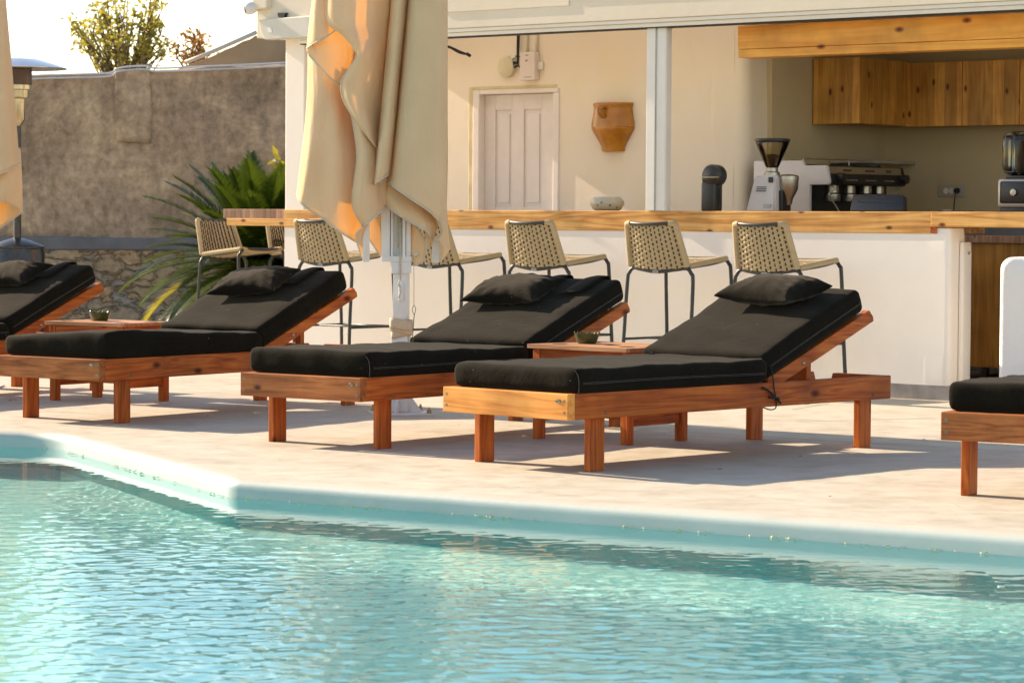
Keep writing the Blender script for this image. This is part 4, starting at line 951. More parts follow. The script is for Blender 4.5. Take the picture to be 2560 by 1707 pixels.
for k in range(4):
    a = R(12)+math.pi/4+k*math.pi/2; b_ = MB(); c_ = (0.185*math.cos(a), 0.185*math.sin(a), 0)
    b_.lathe([(0.019, 0.01), (0.019, 0.0125), (0.0001, 0.0125)], 16, c_); b_.lathe([(0.012, 0.0125), (0.012, 0.022), (0.0001, 0.022)], 6, c_); b_.lathe([(0.011, 0.0222), (0.011, 0.030), (0.0001, 0.030)], 6, c_); b_.lathe([(0.006, 0.03), (0.006, 0.042), (0.0001, 0.043)], 10, c_)
    b_.build('anchor_bolt', m_plain('brass_bolt', (0.33, 0.27, 0.17), 0.35, 0.9) if k == 0 else bpy.data.materials['brass_bolt'], bpo)
M_ROPEW = m_plain('cream_rope', (0.55, 0.49, 0.36), 0.85, var=0.2, scale=80)
rp = MB()
rp.tube([U_(1000, 470, -.03), U_(1000.5, 600, -.045), U_(1001, 700, -.065)], 0.0042, 6); rp.tube([U_(993, 470, -.03), U_(994, 590, -.035), U_(995, 620, -.035), U_(998, 610, -.035), U_(998, 470, -.03)], 0.003, 6)
rp.tube(smoothpts([U_(1000, 700, -.062), U_(996, 712, -.07), U_(1003, 720, -.066), U_(1000, 732, -.07), U_(997, 745, -.066)], 5), 0.004, 6)
rp.tube([U_(1034, 640, -.02), U_(1035, 700, -.03), U_(1035, 763, -.03)], 0.0022, 6); rp.build('rope', M_ROPEW, um, smooth=180)
ct_ = MB(); ct_.box(-0.013, 0.013, -0.068, -0.046, U_(1000, 752).z, U_(1000, 706).z, 0.006); ct_.build('cleat', M_WHITE, um)
hk = MB(); hk.tube(smoothpts([U_(1035, 763, -.03), U_(1031, 772, -.03), U_(1033, 783, -.03), U_(1037, 783, -.03), U_(1039, 772, -.03), U_(1035, 763, -.03)], 5), 0.0018, 6); hk.tube([U_(1036, 783, -.03), U_(1033, 820, -.03), U_(1031, 850, -.03)], 0.0025, 6); hk.build('snap_hook', M_DARKMETAL, um, smooth=180)
kn = MB(); kn.lathe([(0.0001, -0.02), (0.012, -0.016), (0.013, 0.006), (0.008, 0.018), (0.0001, 0.02)], 12, U_(1031, 852, -.02)); kn.build('clamp_knob', M_BLACKPL, um, smooth=60)
sp_ = MB()
for k, (z0, z1, tl, rr_) in enumerate(((U_(0, 836).z, U_(0, 812).z, 0.10, 0.060), (U_(0, 826).z, U_(0, 800).z, -0.16, 0.065), (U_(0, 818).z, U_(0, 790).z, -0.07, 0.069))):
    rows = []
    for j in range(5):
        f = j/4; rr = rr_+0.004*math.sin(f*math.pi); row = []
        for i in range(32):
            a = 2*math.pi*i/32; sq = 1/max(abs(math.cos(a)), abs(math.sin(a)))**0.45; x, y = rr*0.86*sq*math.cos(a), rr*0.86*sq*math.sin(a)
            row.append(Vector((x, y, z0+(z1-z0)*f+tl*x*1.4+0.002*math.sin(3*a+k))))
        rows.append(row)
    sp_.grid(rows, close_u=True)
sp_.build('tie_strap', M_HEM if False else m_plain('strap_canvas', (0.60, 0.46, 0.31), 0.85, var=0.15, scale=20), um, smooth=180, solid=0.003)

# second parasol at the left edge of the photo
D1 = 17.3; UB2 = at_d(-60, 900, D1); UB2 = Vector((UB2.x, D1, 0))
u2 = thing('folded_parasol', 'beige folded parasol cut off by the left edge of the photo', 'parasol', UB2, 0)
cv = MB(); hm = MB(); D0s, D0 = D0, D1
add([Y(-30, (-130, -.02), (-80, -.16), (-40, -.1), (-15, -.17), (2, -.12), (12, .02)), Y(160, (-140, -.02), (-85, -.17), (-42, -.1), (-8, -.18), (16, -.13), (28, .02)), Y(290, (-145, -.02), (-90, -.17), (-45, -.1), (-4, -.19), (24, -.14), (38, .02)),
     [(-150, 400, -.02), (-95, 415, -.17), (-48, 410, -.1), (2, 399, -.19), (30, 384, -.14), (45, 376, .02)]])
add([Y(340, (-120, .0), (-70, -.09), (-30, -.05), (10, -.10), (40, .0), (47, .06)), Y(420, (-125, .0), (-70, -.1), (-30, -.05), (12, -.11), (44, .0), (51, .06)), [(-130, 470, .0), (-75, 480, -.1), (-30, 455, -.06), (0, 460, -.11), (36, 474, .0), (52, 486, .05)]])
add([Y(380, (-110, .12), (-60, .14), (-20, .13), (20, .14), (48, .08)), Y(440, (-110, .12), (-60, .14), (-20, .13), (20, .14), (51, .07)), [(-110, 520, .12), (-60, 545, .14), (-10, 530, .13), (20, 510, .12), (52, 487, .06)]])
add([Y(-30, (-150, .1), (-90, .2), (-30, .2), (11, .04)), Y(200, (-160, .1), (-90, .22), (-20, .2), (31, .04)), Y(400, (-160, .1), (-90, .22), (-15, .2), (47, .08))], ())
local(cv, -UB2); cvo = cv.build('canopy', M_CANVAS, u2, smooth=180, solid=0.0014, recalc=False); local(hm, -UB2); hm.build('hem_tape', M_HEM, cvo, smooth=180)
pl = MB(); pl.box(-0.05, 0.05, -0.05, 0.05, 0, 3.3, 0.006); pl.build('pole', M_WHITE, u2); pl = MB(); pl.box(-0.15, 0.15, -0.15, 0.15, 0, 0.01, 0.002); pl.build('base_plate', M_WHITE, u2)
D0 = D0s
# ------------------------------------------------------------------ garden wall, planting, heater
def m_rough_wall():
    m, nt, p = new_mat('weathered_render'); v = coords(nt)
    n = noise(nt, v, 1.6, 8, 0.72, 0.6); n2 = noise(nt, v, 13, 6, 0.7); n3 = noise(nt, coords(nt, (3, 3, 0.8)), 2, 6, 0.7)
    c = ramp(nt, n, [(0.30, (0.26, 0.185, 0.125)), (0.48, (0.42, 0.30, 0.21)), (0.66, (0.58, 0.43, 0.29))])
    c = mixc(nt, 1.0, c, ramp(nt, n2, [(0.28, (0.55, 0.53, 0.50)), (0.6, (1.10, 1.08, 1.04))]), 'MULTIPLY')
    c = mixc(nt, 1.0, c, ramp(nt, n3, [(0.32, (0.75, 0.74, 0.72)), (0.55, (1.03, 1.02, 1.0))]), 'MULTIPLY')
    nt.links.new(c, p.inputs['Base Color']); p.inputs['Roughness'].default_value = 0.95
    b = bump(nt, n, 0.5, 0.06, None); bump(nt, n2, 0.6, 0.02, p, b); return m
def m_rubble():
    m, nt, p = new_mat('rubble_stone'); wv = coords(nt, (3.2, 3.2, 6.2))
    dn = node(nt, 'TexNoise'); dn.inputs['Scale'].default_value = 1.2; dn.inputs['Detail'].default_value = 3; nt.links.new(wv, dn.inputs['Vector'])
    ad = node(nt, 'VectorMath', operation='MULTIPLY_ADD'); nt.links.new(dn.outputs['Color'], ad.inputs[0]); ad.inputs[1].default_value = (1.5, 1.5, 1.5); nt.links.new(wv, ad.inputs[2])
    v1 = node(nt, 'TexVoronoi', feature='DISTANCE_TO_EDGE'); v1.inputs['Scale'].default_value = 1.25; nt.links.new(ad.outputs[0], v1.inputs['Vector'])
    v2 = node(nt, 'TexVoronoi'); v2.inputs['Scale'].default_value = 1.25; nt.links.new(ad.outputs[0], v2.inputs['Vector'])
    sp = node(nt, 'SeparateColor'); nt.links.new(v2.outputs['Color'], sp.inputs[0])
    c = ramp(nt, sp.outputs[0], [(0.0, (0.32, 0.24, 0.17)), (0.3, (0.46, 0.32, 0.19)), (0.55, (0.34, 0.29, 0.24)), (0.8, (0.52, 0.39, 0.26)), (1.0, (0.46, 0.25, 0.11))])
    n2 = noise(nt, coords(nt), 22, 6, 0.7); c = mixc(nt, 1.0, c, ramp(nt, n2, [(0.3, (0.6,)*3), (0.65, (1.2,)*3)]), 'MULTIPLY')
    c = mixc(nt, 1.0, c, ramp(nt, v1.outputs['Distance'], [(0.0, (0.5, 0.44, 0.36)), (0.02, (0.62, 0.56, 0.48)), (0.05, (1, 1, 1))]), 'MULTIPLY')
    nt.links.new(c, p.inputs['Base Color']); p.inputs['Roughness'].default_value = 0.95
    h = ramp(nt, v1.outputs['Distance'], [(0.0, (0, 0, 0)), (0.14, (1, 1, 1))]); b = bump(nt, h, 0.8, 0.04, None); bump(nt, n2, 0.7, 0.02, p, b); return m
M_RW, M_RUB = m_rough_wall(), m_rubble()
WDp = 26.0
def bump_wall(x0, x1, y0, y1, zf, seed=0, nx=90, nz=16, wob=0.012, zb=0.0):
    "wall with an uneven face; zf(x) gives its top"
    m = MB(); rows = []
    def f(x, z): return wob*(math.sin(x*3.1+seed)+math.sin(z*5.3+x*1.7)+0.5*math.sin(x*9+z*7))
    xs = np.linspace(x0, x1, nx)
    for j in range(nz+1): rows.append([Vector((x, y0+f(x, zb+(zf(x)-zb)*j/nz), zb+(zf(x)-zb)*j/nz)) for x in xs])
    rows.append([Vector((x, y0+0.05, zf(x)+0.012)) for x in xs]); rows.append([Vector((x, y1, zf(x)+0.0)) for x in xs]); rows.append([Vector((x, y1, zb)) for x in xs])
    m.grid(rows); return m
zl, zr = at_d(60*K, 178*K, WDp).z, at_d(650*K, 150*K, WDp).z; xl_, xr_ = at_d(60*K, 0, WDp).x, at_d(650*K, 0, WDp).x
def topf(x): return zl+(zr-zl)*(x-xl_)/(xr_-xl_)+0.01*math.sin(x*4)+0.006*math.sin(x*11)
gw = thing('garden_wall', 'tall weathered grey-brown rendered garden wall behind the palm and the heater', 'wall', (0, 0, 0))
ledge_t, ledge_b = at_d(200*K, 545*K, WDp).z, at_d(200*K, 574*K, WDp).z
bump_wall(-9, 4.5, WDp, WDp+0.45, topf, 1, wob=0.010, zb=ledge_t-0.05).build('rendered_face', M_RW, gw, smooth=60)
a, b = at_d(264*K, 162*K, WDp), at_d(346*K, 330*K, WDp)
w = MB(); bb = bmesh.new(); bb.free(); w.join(softbox(a.x, b.x, WDp-0.045, WDp+0.05, b.z, a.z+0.02, 0.03, 0.02, 4, 10)); w.build('patched_buttress', M_RW, gw, smooth=60)
w = MB(); x = -9.0
w.join(softbox(-9, 4.5, WDp-0.16, WDp+0.02, ledge_b, ledge_t, 0.02, 0.008, 2, 30)); w.build('cement_ledge', m_plain('blue_grey_cement', (0.155, 0.15, 0.155), 0.9, var=0.25, scale=3, bmp=0.3, bscale=12), gw, smooth=60)
bump_wall(-9, 4.5, WDp-0.12, WDp+0.4, lambda x: ledge_b+0.01, 5, wob=0.022).build('rubble_base', M_RUB, gw, smooth=60)
# sloped plastered shoulder above the wall, with its pipe
sh = thing('sloped_parapet', 'sloping stained plaster parapet with a pipe, rising above the garden wall beside the lamp box', 'wall', (0, 0, 0))
pts = [at_d(x*K, y*K, WDp+0.9) for x, y in ((415, 158), (440, 150), (470, 140), (497, 129), (520, 117), (541, 109), (560, 98), (577, 93), (590, 84), (604, 90), (620, 86), (642, 91), (664, 87), (700, 92), (700, 175), (415, 175))]
w = MB(); w.prism([(p.x, p.z) for p in pts], WDp+0.75, WDp+1.2, 0.01); w.build('parapet_face', m_wall('tan_stained_plaster', (0.34, 0.27, 0.19), (0.24, 0.18, 0.125), 0.3, 0.8), sh)
w = MB(); w.tube([at_d(x*K, y*K, WDp+0.72)+Vector((0, 0, 0.03)) for x, y in ((425, 152), (470, 134), (530, 108), (590, 82))], 0.020, 8); w.build('pipe', m_plain('grey_pvc', (0.42, 0.41, 0.38), 0.5, var=0.1), sh, smooth=180)
M_CONDUIT = m_plain('pale_conduit', (0.55, 0.55, 0.56), 0.4, var=0.15)
cd = MB()
for dz, off in ((0.045, -0.01), (0.015, -0.03)):
    P_ = [(x, y) for x, y in ((20, 181), (90, 177), (160, 175), (250, 172), (268, 162), (300, 157), (337, 156), (363, 161), (470, 157), (570, 153), (665, 148))]
    cd.tube(smoothpts([at_d(x*K, (y+2.5)*K, WDp-0.035+off)+Vector((0, 0, dz-0.02)) for x, y in P_], 5), 0.0085, 8)
tag(cd.build('cable_conduits', M_CONDUIT, None, smooth=180), 'pair of pale conduits clipped along the top of the garden wall', 'conduit')
ln = MB(); ln.tube([at_d(600*K, -170*K, 40), at_d(390*K, 72*K, 60)], 0.008, 5); tag(ln.build('overhead_wire', M_DARKMETAL, None), 'thin overhead wire crossing the pale sky above the wall', 'wire')

# foliage
def m_leaf(name, a, b, tr, gloss=0.35, trw=0.35):
    m, nt, p = new_mat(name); out = nt.nodes['Material Output']
    ge = node(nt, 'NewGeometry'); n = noise(nt, coords(nt), 4, 3)
    c = ramp(nt, ge.outputs['Random Per Island'], [(0.0, a), (0.75, b), (1.0, tuple(min(1, x*1.25) for x in b))])
    nt.links.new(c, p.inputs['Base Color']); p.inputs['Roughness'].default_value = gloss
    t = node(nt, 'BsdfTranslucent'); t.inputs[0].default_value = (*tr, 1); mx = node(nt, 'MixShader'); mx.inputs[0].default_value = trw
    nt.links.new(p.outputs[0], mx.inputs[1]); nt.links.new(t.outputs[0], mx.inputs[2]); nt.links.new(mx.outputs[0], out.inputs['Surface']); return m
M_PALM = m_leaf('palm_leaf', (0.010, 0.024, 0.003), (0.028, 0.058, 0.006), (0.13, 0.19, 0.02), 0.2, 0.18)
M_PALMY = m_leaf('yellowing_palm_leaf', (0.10, 0.13, 0.02), (0.22, 0.20, 0.03), (0.45, 0.38, 0.03), 0.3, 0.35)
M_TLEAF = m_leaf('tree_leaf', (0.06, 0.075, 0.02), (0.19, 0.19, 0.03), (0.50, 0.42, 0.05), 0.4, 0.45)
M_OLEAF = m_leaf('orange_leaf', (0.14, 0.10, 0.03), (0.32, 0.15, 0.04), (0.6, 0.28, 0.05), 0.4, 0.45)
M_BARK = m_plain('bark', (0.11, 0.085, 0.06), 0.9, var=0.5, scale=20, bmp=0.8, bscale=18)
pc = at_d(600*K, 612*K, 22.6); palm = thing('sago_palm', 'dark green sago palm with stiff arching fronds growing against the garden wall', 'palm', (pc.x, pc.y, 0))
w = MB(); w.lathe([(0.17, 0.0), (0.19, 0.2), (0.17, 0.5), (0.13, pc.z-0.02), (0.05, pc.z+0.08), (0.001, pc.z+0.1)], 20); w.build('trunk', M_BARK, palm, smooth=60)
def frond(mat, az, el, L, seed, droop=0.9):
    rng = random.Random(seed); m = MB(); n = 44; pts = []; p = Vector((0.05*math.cos(az), 0.05*math.sin(az), pc.z)); e = el; ds = L/n
    side = Vector((-math.sin(az), math.cos(az), 0))
    for i in range(n+1):
        pts.append(p.copy()); d = Vector((math.cos(az)*math.cos(e), math.sin(az)*math.cos(e), math.sin(e))); p = p+d*ds; e -= droop*ds*(0.5+1.3*i/n)
    m.tube(pts, 0.007, 5, rfun=lambda u: 0.008*(1-0.75*u))
    for i in range(3, n+1):
        u = i/n; d = (pts[i]-pts[i-1]).normalized(); up = side.cross(d)*-1
        if up.z < 0: up = -up
        ll = 0.165*math.sin(math.pi*min(1, 0.16+0.84*u*0.92))**0.6*(1 if u < 0.8 else 1-(u-0.8)*2.4)+0.03
        for s in (-1, 1):
            for h in (0, 0.5):
                o = pts[i]-d*ds*h
                dr_ = (side*s*0.86+d*(0.45+0.55*u)+up*(0.24+rng.uniform(-0.06, 0.06))).normalized()
                tip = o+dr_*ll*rng.uniform(0.93, 1.05)+Vector((0, 0, -0.1*ll)); wd = d*0.0062
                mid = o+(tip-o)*0.5+up*0.006
                va = [m.bm.verts.new(q) for q in (o-wd, o+wd, mid+wd*0.95, mid-wd*0.95)]; m.bm.faces.new(va)
                vt = m.bm.verts.new(tip); m.bm.faces.new((va[3], va[2], vt))
    return m.build('frond', mat, palm, recalc=False)
rng = random.Random(7)
for k in range(100):
    az = k*2.39996+rng.uniform(-0.15, 0.15); t_ = k/100; el = R(82)*(1-t_)**1.05-R(22)*t_**2
    frond(M_PALM if rng.random() > 0.03+0.12*(t_ > 0.8) else M_PALMY, az, el, rng.uniform(0.95, 1.25)*(0.78+0.22*t_), k, 0.35+0.5*t_)
# small yellow-green shrub between palm and pillar
def leafy(name, label, cat, base, crown, R_, n_twig, n_leaf, ll, mat, seed, trunk_h, group=None, flat=1.0):
    rng = random.Random(seed); t = thing(name, label, cat, base, 0, group); c0 = crown-Vector(base)
    w = MB(); w.tube(smoothpts([(0, 0, 0), (0.03, 0.02, trunk_h*0.5), (c0.x*0.6, c0.y*0.6, trunk_h)], 5), 0.03, 8, rfun=lambda u: 0.045*(1-0.6*u)); tips = []
    start = Vector((c0.x*0.6, c0.y*0.6, trunk_h))
    for k in range(n_twig):
        th = rng.uniform(0, 6.283); ph = math.acos(rng.uniform(-0.35, 1)); rr = rng.uniform(0.45, 1.0)
        e_ = c0+Vector((math.cos(th)*math.sin(ph)*R_[0], math.sin(th)*math.sin(ph)*R_[1], math.cos(ph)*R_[2]))*rr
        mid = start.lerp(e_, 0.5)+Vector((rng.uniform(-.08, .08), rng.uniform(-.08, .08), rng.uniform(0.0, .14)))
        pts = smoothpts([start, mid, e_, e_+Vector((rng.uniform(-.05, .05), rng.uniform(-.05, .05), rng.uniform(0.03, .12)))], 6)
        w.tube(pts, 0.006, 4, rfun=lambda u: 0.013*(1-0.85*u)); tips.append(pts)
    w.build('trunk', M_BARK, t, smooth=60)
    m = MB()
    for k in range(n_leaf):
        pts = tips[rng.randrange(n_twig)]; i = min(len(pts)-1, int(len(pts)*rng.uniform(0.12, 1.0)**0.75)); o = pts[i]+Vector((rng.gauss(0, .04), rng.gauss(0, .04), rng.gauss(0, .04)))
        d = Vector((rng.gauss(0, 1), rng.gauss(0, 1), rng.gauss(-0.35, 0.8))).normalized(); s = d.cross(Vector((rng.gauss(0, 1), rng.gauss(0, 1), rng.gauss(0, 1)))).normalized()
        l = ll*rng.uniform(0.5, 1.15); nn = d.cross(s)
        q = [o, o+d*l*0.4+s*l*0.22+nn*l*0.05, o+d*l, o+d*l*0.4-s*l*0.22+nn*l*0.05]; vs = [m.bm.verts.new(x) for x in q]; m.bm.faces.new((vs[0], vs[1], vs[2])); m.bm.faces.new((vs[0], vs[2], vs[3]))
    m.build('crown', mat, t, recalc=False); return t
g_ = at_d(645*K, 470*K, 23.6)
leafy('shrub', 'yellow-green shrub peeping out between the sago palm and the white pillar', 'shrub', (g_.x+0.25, 23.6, 0), Vector((g_.x+0.08, 23.6, g_.z-0.1)), (0.34, 0.3, 0.55), 26, 900, 0.10, M_PALMY, 21, 0.5)
for (x, y, rx, rz, nt_, nl, mat, seed, lab) in ((285, 96, 0.60, 0.60, 80, 2300, M_TLEAF, 31, 'sparse olive-green tree whose crown shows above the middle of the garden wall'),
                                          (455, 134, 0.24, 0.26, 20, 420, M_OLEAF, 47, 'small orange-tinged shrub showing above the garden wall beside the sloping pipe')):
    c_ = at_d(x*K, y*K, 31.0); leafy('tree' if rx > 0.4 else 'shrub', lab, 'tree' if rx > 0.4 else 'shrub', (c_.x, 31.0, 0), c_, (rx, rx, rz), nt_, nl, 0.085, mat, seed, max(0.6, c_.z-rz*1.25))
# patio heater
hp = at_d(40*K, 560*K, 20.5); ht = thing('patio_heater', 'tall steel patio heater with a round reflector, at the far left behind a lounger', 'patio heater', (hp.x, 20.5, 0))
def hz(y): return at_d(40*K, y*K, 20.5).z
M_BRUSH = m_plain('brushed_steel', (0.07, 0.07, 0.072), 0.35, 1.0, var=0.25, scale=30); M_BRASSY = m_plain('warm_steel', (0.50, 0.44, 0.30), 0.28, 1.0, var=0.2)
w = MB(); w.lathe([(0.195, 0.0), (0.195, hz(580)), (0.188, hz(574)), (0.188, hz(571)), (0.0001, hz(571))], 40); w.build('tank_housing', M_BRUSH, ht, smooth=40)
w = MB(); w.lathe([(0.192, hz(570)), (0.196, hz(566)), (0.18, hz(562)), (0.09, hz(552)), (0.03, hz(546)), (0.0001, hz(546))], 40); w.build('housing_lid', M_BRUSH, ht, smooth=40)
w = MB(); w.lathe([(0.028, hz(547)), (0.028, hz(290)), (0.0001, hz(290))], 20); w.build('post', M_BRUSH, ht, smooth=40)
w = MB(); w.lathe([(0.022, hz(293)), (0.03, hz(288)), (0.055, hz(276)), (0.058, hz(228)), (0.085, hz(224)), (0.088, hz(208)), (0.10, hz(206)), (0.10, hz(196)), (0.0001, hz(196))], 32); w.build('burner', M_BRASSY, ht, smooth=35)
w = MB(); w.lathe([(0.105, hz(195.5)), (0.105, hz(160)), (0.0001, hz(160))], 32); w.build('emitter_screen', m_plain('scorched_mesh', (0.10, 0.07, 0.055), 0.5, 0.7), ht, smooth=35)
w = MB(); w.lathe([(0.355, hz(159)), (0.358, hz(157.5)), (0.30, hz(150)), (0.17, hz(138)), (0.14, hz(136)), (0.0001, hz(135))], 48); w.build('reflector', m_plain('bright_aluminium', (0.62, 0.62, 0.63), 0.25, 1.0, var=0.1), ht, smooth=35)
w = MB(); w.box(0.03, 0.05, -0.03, 0.0, hz(276), hz(238)); w.build('control_knob', M_WHITE, ht)
# ------------------------------------------------------------------ things on and behind the bar
def ithing(name, label, cat, a, b, z, group=None, rz=0): return thing(name, label, cat, BF(a, b, z), -FA+rz, group)
M_TERRA = m_plain('ochre_glazed_clay', (0.42, 0.165, 0.018), 0.3, var=0.25, scale=12, bmp=0.2, bscale=14)
am = ithing('wall_amphora', 'ochre glazed half amphora hung on the cream wall right of the door', 'pot', -3.41, 1.197, 1.521)
H_ = 0.336; prof = [(0.0001, 0.0), (0.093, 0.0), (0.097, 0.01), (0.098, 0.03), (0.115, 0.06), (0.145, 0.105), (0.172, 0.145), (0.180, 0.158), (0.176, 0.163), (0.181, 0.171), (0.177, 0.178), (0.180, 0.188), (0.170, 0.235), (0.160, 0.285), (0.159, 0.305), (0.166, 0.318), (0.168, 0.330), (0.160, 0.336), (0.148, 0.328), (0.140, 0.30), (0.0001, 0.29)]
w = MB(); rows = [[Vector((r*math.cos(t), -abs(r*0.62*math.sin(t)), z)) for t in [math.pi*k/28 for k in range(29)]] for r, z in prof]; w.grid(rows); w.build('pot_body', M_TERRA, am, smooth=50)
w = MB(); w.tube(smoothpts([(-0.02, -0.100, 0.305), (-0.03, -0.135, 0.29), (-0.025, -0.138, 0.262), (-0.02, -0.110, 0.235)], 5), 0.011, 8); w.tube(smoothpts([(0.0, -0.100, 0.305), (-0.01, -0.135, 0.29), (-0.005, -0.138, 0.262), (0.0, -0.110, 0.235)], 5), 0.011, 8); w.build('handle', M_TERRA, am, smooth=180)
# junction, control box, cables above the door
rb = ithing('round_junction_box', 'round cream junction box on the wall above the door', 'junction box', -4.366, 1.197, 2.131)
w = MB(); w.lathe([(0.074, 0.0), (0.074, 0.03), (0.066, 0.036), (0.0001, 0.037)], 32, mat=Matrix.Rotation(math.pi/2, 4, 'X')); w.build('box_lid', m_plain('cream_plastic', (0.62, 0.56, 0.40), 0.45), rb, smooth=40)
w = MB(); w.box(0.055, 0.11, -0.02, -0.004, 0.03, 0.046, 0.002, mat=Matrix.Rotation(R(-25), 4, 'Y')); w.build('cable_gland', M_WHITE, rb)
kb = ithing('control_box', 'white rectangular control box with a small arrow mark, right of the round junction box', 'control box', -4.14, 1.197, 2.13)
w = MB(); w.box(-0.075, 0.06, -0.055, 0, -0.10, 0.10, 0.005); w.build('box_body', m_plain('pinkish_white_plastic', (0.66, 0.58, 0.55), 0.4, var=0.04), kb)
w = MB(); w.tube([(-0.025, -0.0565, 0.045), (-0.013, -0.0565, 0.034), (0.0, -0.0565, 0.045)], 0.0022, 5, caps=True); w.box(-0.02, 0.0, -0.057, -0.0555, 0.074, 0.079); w.box(-0.035, 0.035, -0.0565, -0.0555, -0.079, -0.076); w.build('arrow_mark', M_DARKMETAL, kb)
w = MB(); w.box(0.06, 0.10, -0.02, 0, -0.025, 0.03, 0.002); w.build('side_bracket', M_ALU, kb)
for sx, x_ in ((0, -0.045), (1, 0.045)):
    w = MB(); w.tube([(x_, -0.012, 0.10), (x_, -0.012, 0.40)], 0.009, 8); w.build('conduit', m_plain('cream_conduit', (0.66, 0.58, 0.46), 0.5) if sx == 0 else bpy.data.materials['cream_conduit'], kb, smooth=180)
cbm = MB(); Pn = lambda x, y, b=1.17: (lambda t: Vector((t[0], b, t[1])))(at_f(x*K, y*K, b))
for dx in (-2.2, 0.0, 2.0): cbm.tube(smoothpts([Pn(1191+dx, 70), Pn(1190+dx*0.8, 110), Pn(1189+dx*0.5, 145), Pn(1183+dx*2.4, 143), Pn(1178+dx, 148), Pn(1180, 155), Pn(1188+dx, 152)], 6), 0.0055, 6)
cbm.tube(smoothpts([Pn(1189, 148), Pn(1198, 160), Pn(1206, 170)], 5), 0.004, 6); cbm.tube([Pn(1184, 130), Pn(1196, 131)], 0.004, 6)
o = cbm.build('cable_bundle', M_CORD, None, smooth=180, loc=P0, rotz=-FA); tag(o, 'black cables hanging from the roof and looping between the two boxes', 'cable')
cbm = MB()
for dy in (-2.5, 0, 2.5): cbm.tube(smoothpts([Pn(1000, 98+dy*0.4, 1.1), Pn(1035, 110+dy*0.6, 1.1), Pn(1055, 120+dy, 1.1), Pn(1078, 127, 1.1)], 6), 0.0055, 6)
cbm.tube([Pn(1072, 124, 1.09), Pn(1080, 129, 1.09)], 0.012, 6)
o = cbm.build('cable_bundle', M_CORD, None, smooth=180, loc=P0, rotz=-FA); tag(o, 'short black cable ends sticking out beside the folded parasol, left of the door top', 'cable')
# on the counter
gp = ithing('glazed_pot', 'squat pale glazed pot with dark specks standing on the bar counter', 'pot', -2.755, 0.28, 1.1065)
def m_speck():
    m, nt, p = new_mat('speckled_glaze'); v = node(nt, 'TexVoronoi'); v.inputs['Scale'].default_value = 24; nt.links.new(coords(nt), v.inputs['Vector'])
    nt.links.new(ramp(nt, v.outputs['Distance'], [(0.0, (0.10, 0.12, 0.12)), (0.16, (0.14, 0.16, 0.15)), (0.22, (0.52, 0.48, 0.36))]), p.inputs['Base Color']); p.inputs['Roughness'].default_value = 0.25; return m
w = MB(); w.lathe([(0.0001, 0), (0.075, 0.0), (0.095, 0.012), (0.113, 0.045), (0.108, 0.068), (0.092, 0.084), (0.090, 0.090), (0.078, 0.086), (0.07, 0.05), (0.0001, 0.03)], 36); w.build('pot_body', m_speck(), gp, smooth=60)
sb = ithing('black_box', 'small black box on the counter just right of the folded parasol', 'box', -4.21, 0.28, 1.1065)  # small lidded box
w = MB(); w.box(-0.045, 0.03, -0.03, 0.03, 0, 0.045, 0.004); w.build('box_body', M_BLACKPL, sb)
w = MB(); w.box(-0.04, 0.025, -0.025, 0.025, 0.0452, 0.048, 0.001); w.build('box_lid', M_DARKMETAL, sb)
# spindle mixer
mx_ = ithing('drink_mixer', 'dark spindle drink mixer with a rounded head standing behind the counter', 'mixer', -2.03, 0.45, 1.10)
w = MB(); w.box(-0.063, 0.048, -0.05, 0.05, 0.0, 0.20, 0.02, 3); w.build('mixer_body', M_DARKMETAL, mx_, smooth=40)
w = MB(); w.lathe([(0.0001, -0.055), (0.058, -0.052), (0.074, -0.035), (0.076, 0.03), (0.06, 0.05), (0.0001, 0.055)], 28, mat=Matrix.Translation((0.012, 0, 0.235)) @ Matrix.Rotation(math.pi/2, 4, 'X') @ Matrix.Scale(0.95, 4, (0, 1, 0))); w.box(-0.063, 0.0, -0.045, 0.045, 0.19, 0.262, 0.018, 3); w.build('mixer_head', M_DARKMETAL, mx_, smooth=50)
w = MB(); w.box(-0.064, 0.088, -0.0575, -0.0555, 0.222, 0.226); w.build('gold_trim', M_BRASSY, mx_)
w = MB(); w.box(0.049, 0.054, -0.012, 0.012, 0.03, 0.16, 0.002); w.build('cord_ridge', M_BLACKPL, mx_)
# coffee grinder
gr = ithing('coffee_grinder', 'white coffee grinder with a clear bean hopper and steel doser', 'coffee grinder', -1.685, 0.6, 1.10)
M_APPL = m_plain('pearl_white_enamel', (0.60, 0.56, 0.54), 0.25, var=0.05)
w = MB(); b2 = bmesh.new(); bmesh.ops.create_cube(b2, size=1)
for v in b2.verts: v.co = Vector((v.co.x*(0.225 if v.co.z < 0 else 0.165)+(-0.01 if v.co.z < 0 else 0.012), v.co.y*(0.21 if v.co.z < 0 else 0.16), 0.118+v.co.z*0.236))
bmesh.ops.bevel(b2, geom=list(b2.edges), offset=0.012, segments=3, affect='EDGES'); w.join(b2); w.build('grinder_body', M_APPL, gr, smooth=40)
w = MB(); 
for k in range(3): w.box(-0.045, 0.03, -0.0985+k*0.0035, -0.0925+k*0.0035, 0.135+k*0.012, 0.140+k*0.012)
w.build('vent_slot', M_BLACKPL, gr)
w = MB(); w.box(0.045, 0.08, -0.094, -0.086, 0.19, 0.225, 0.004); w.build('black_badge', M_BLACKPL, gr)
w = MB(); w.box(0.02, 0.075, -0.1085, -0.103, 0.03, 0.055, 0.0005); 
lb_ = w.build('rating_label', M_TAGW, gr)
w = MB(); w.lathe([(0.05, 0.236), (0.05, 0.255), (0.038, 0.262), (0.038, 0.285), (0.0001, 0.285)], 28, (0.012, 0, 0)); w.build('hopper_collar', M_STEEL, gr, smooth=40)
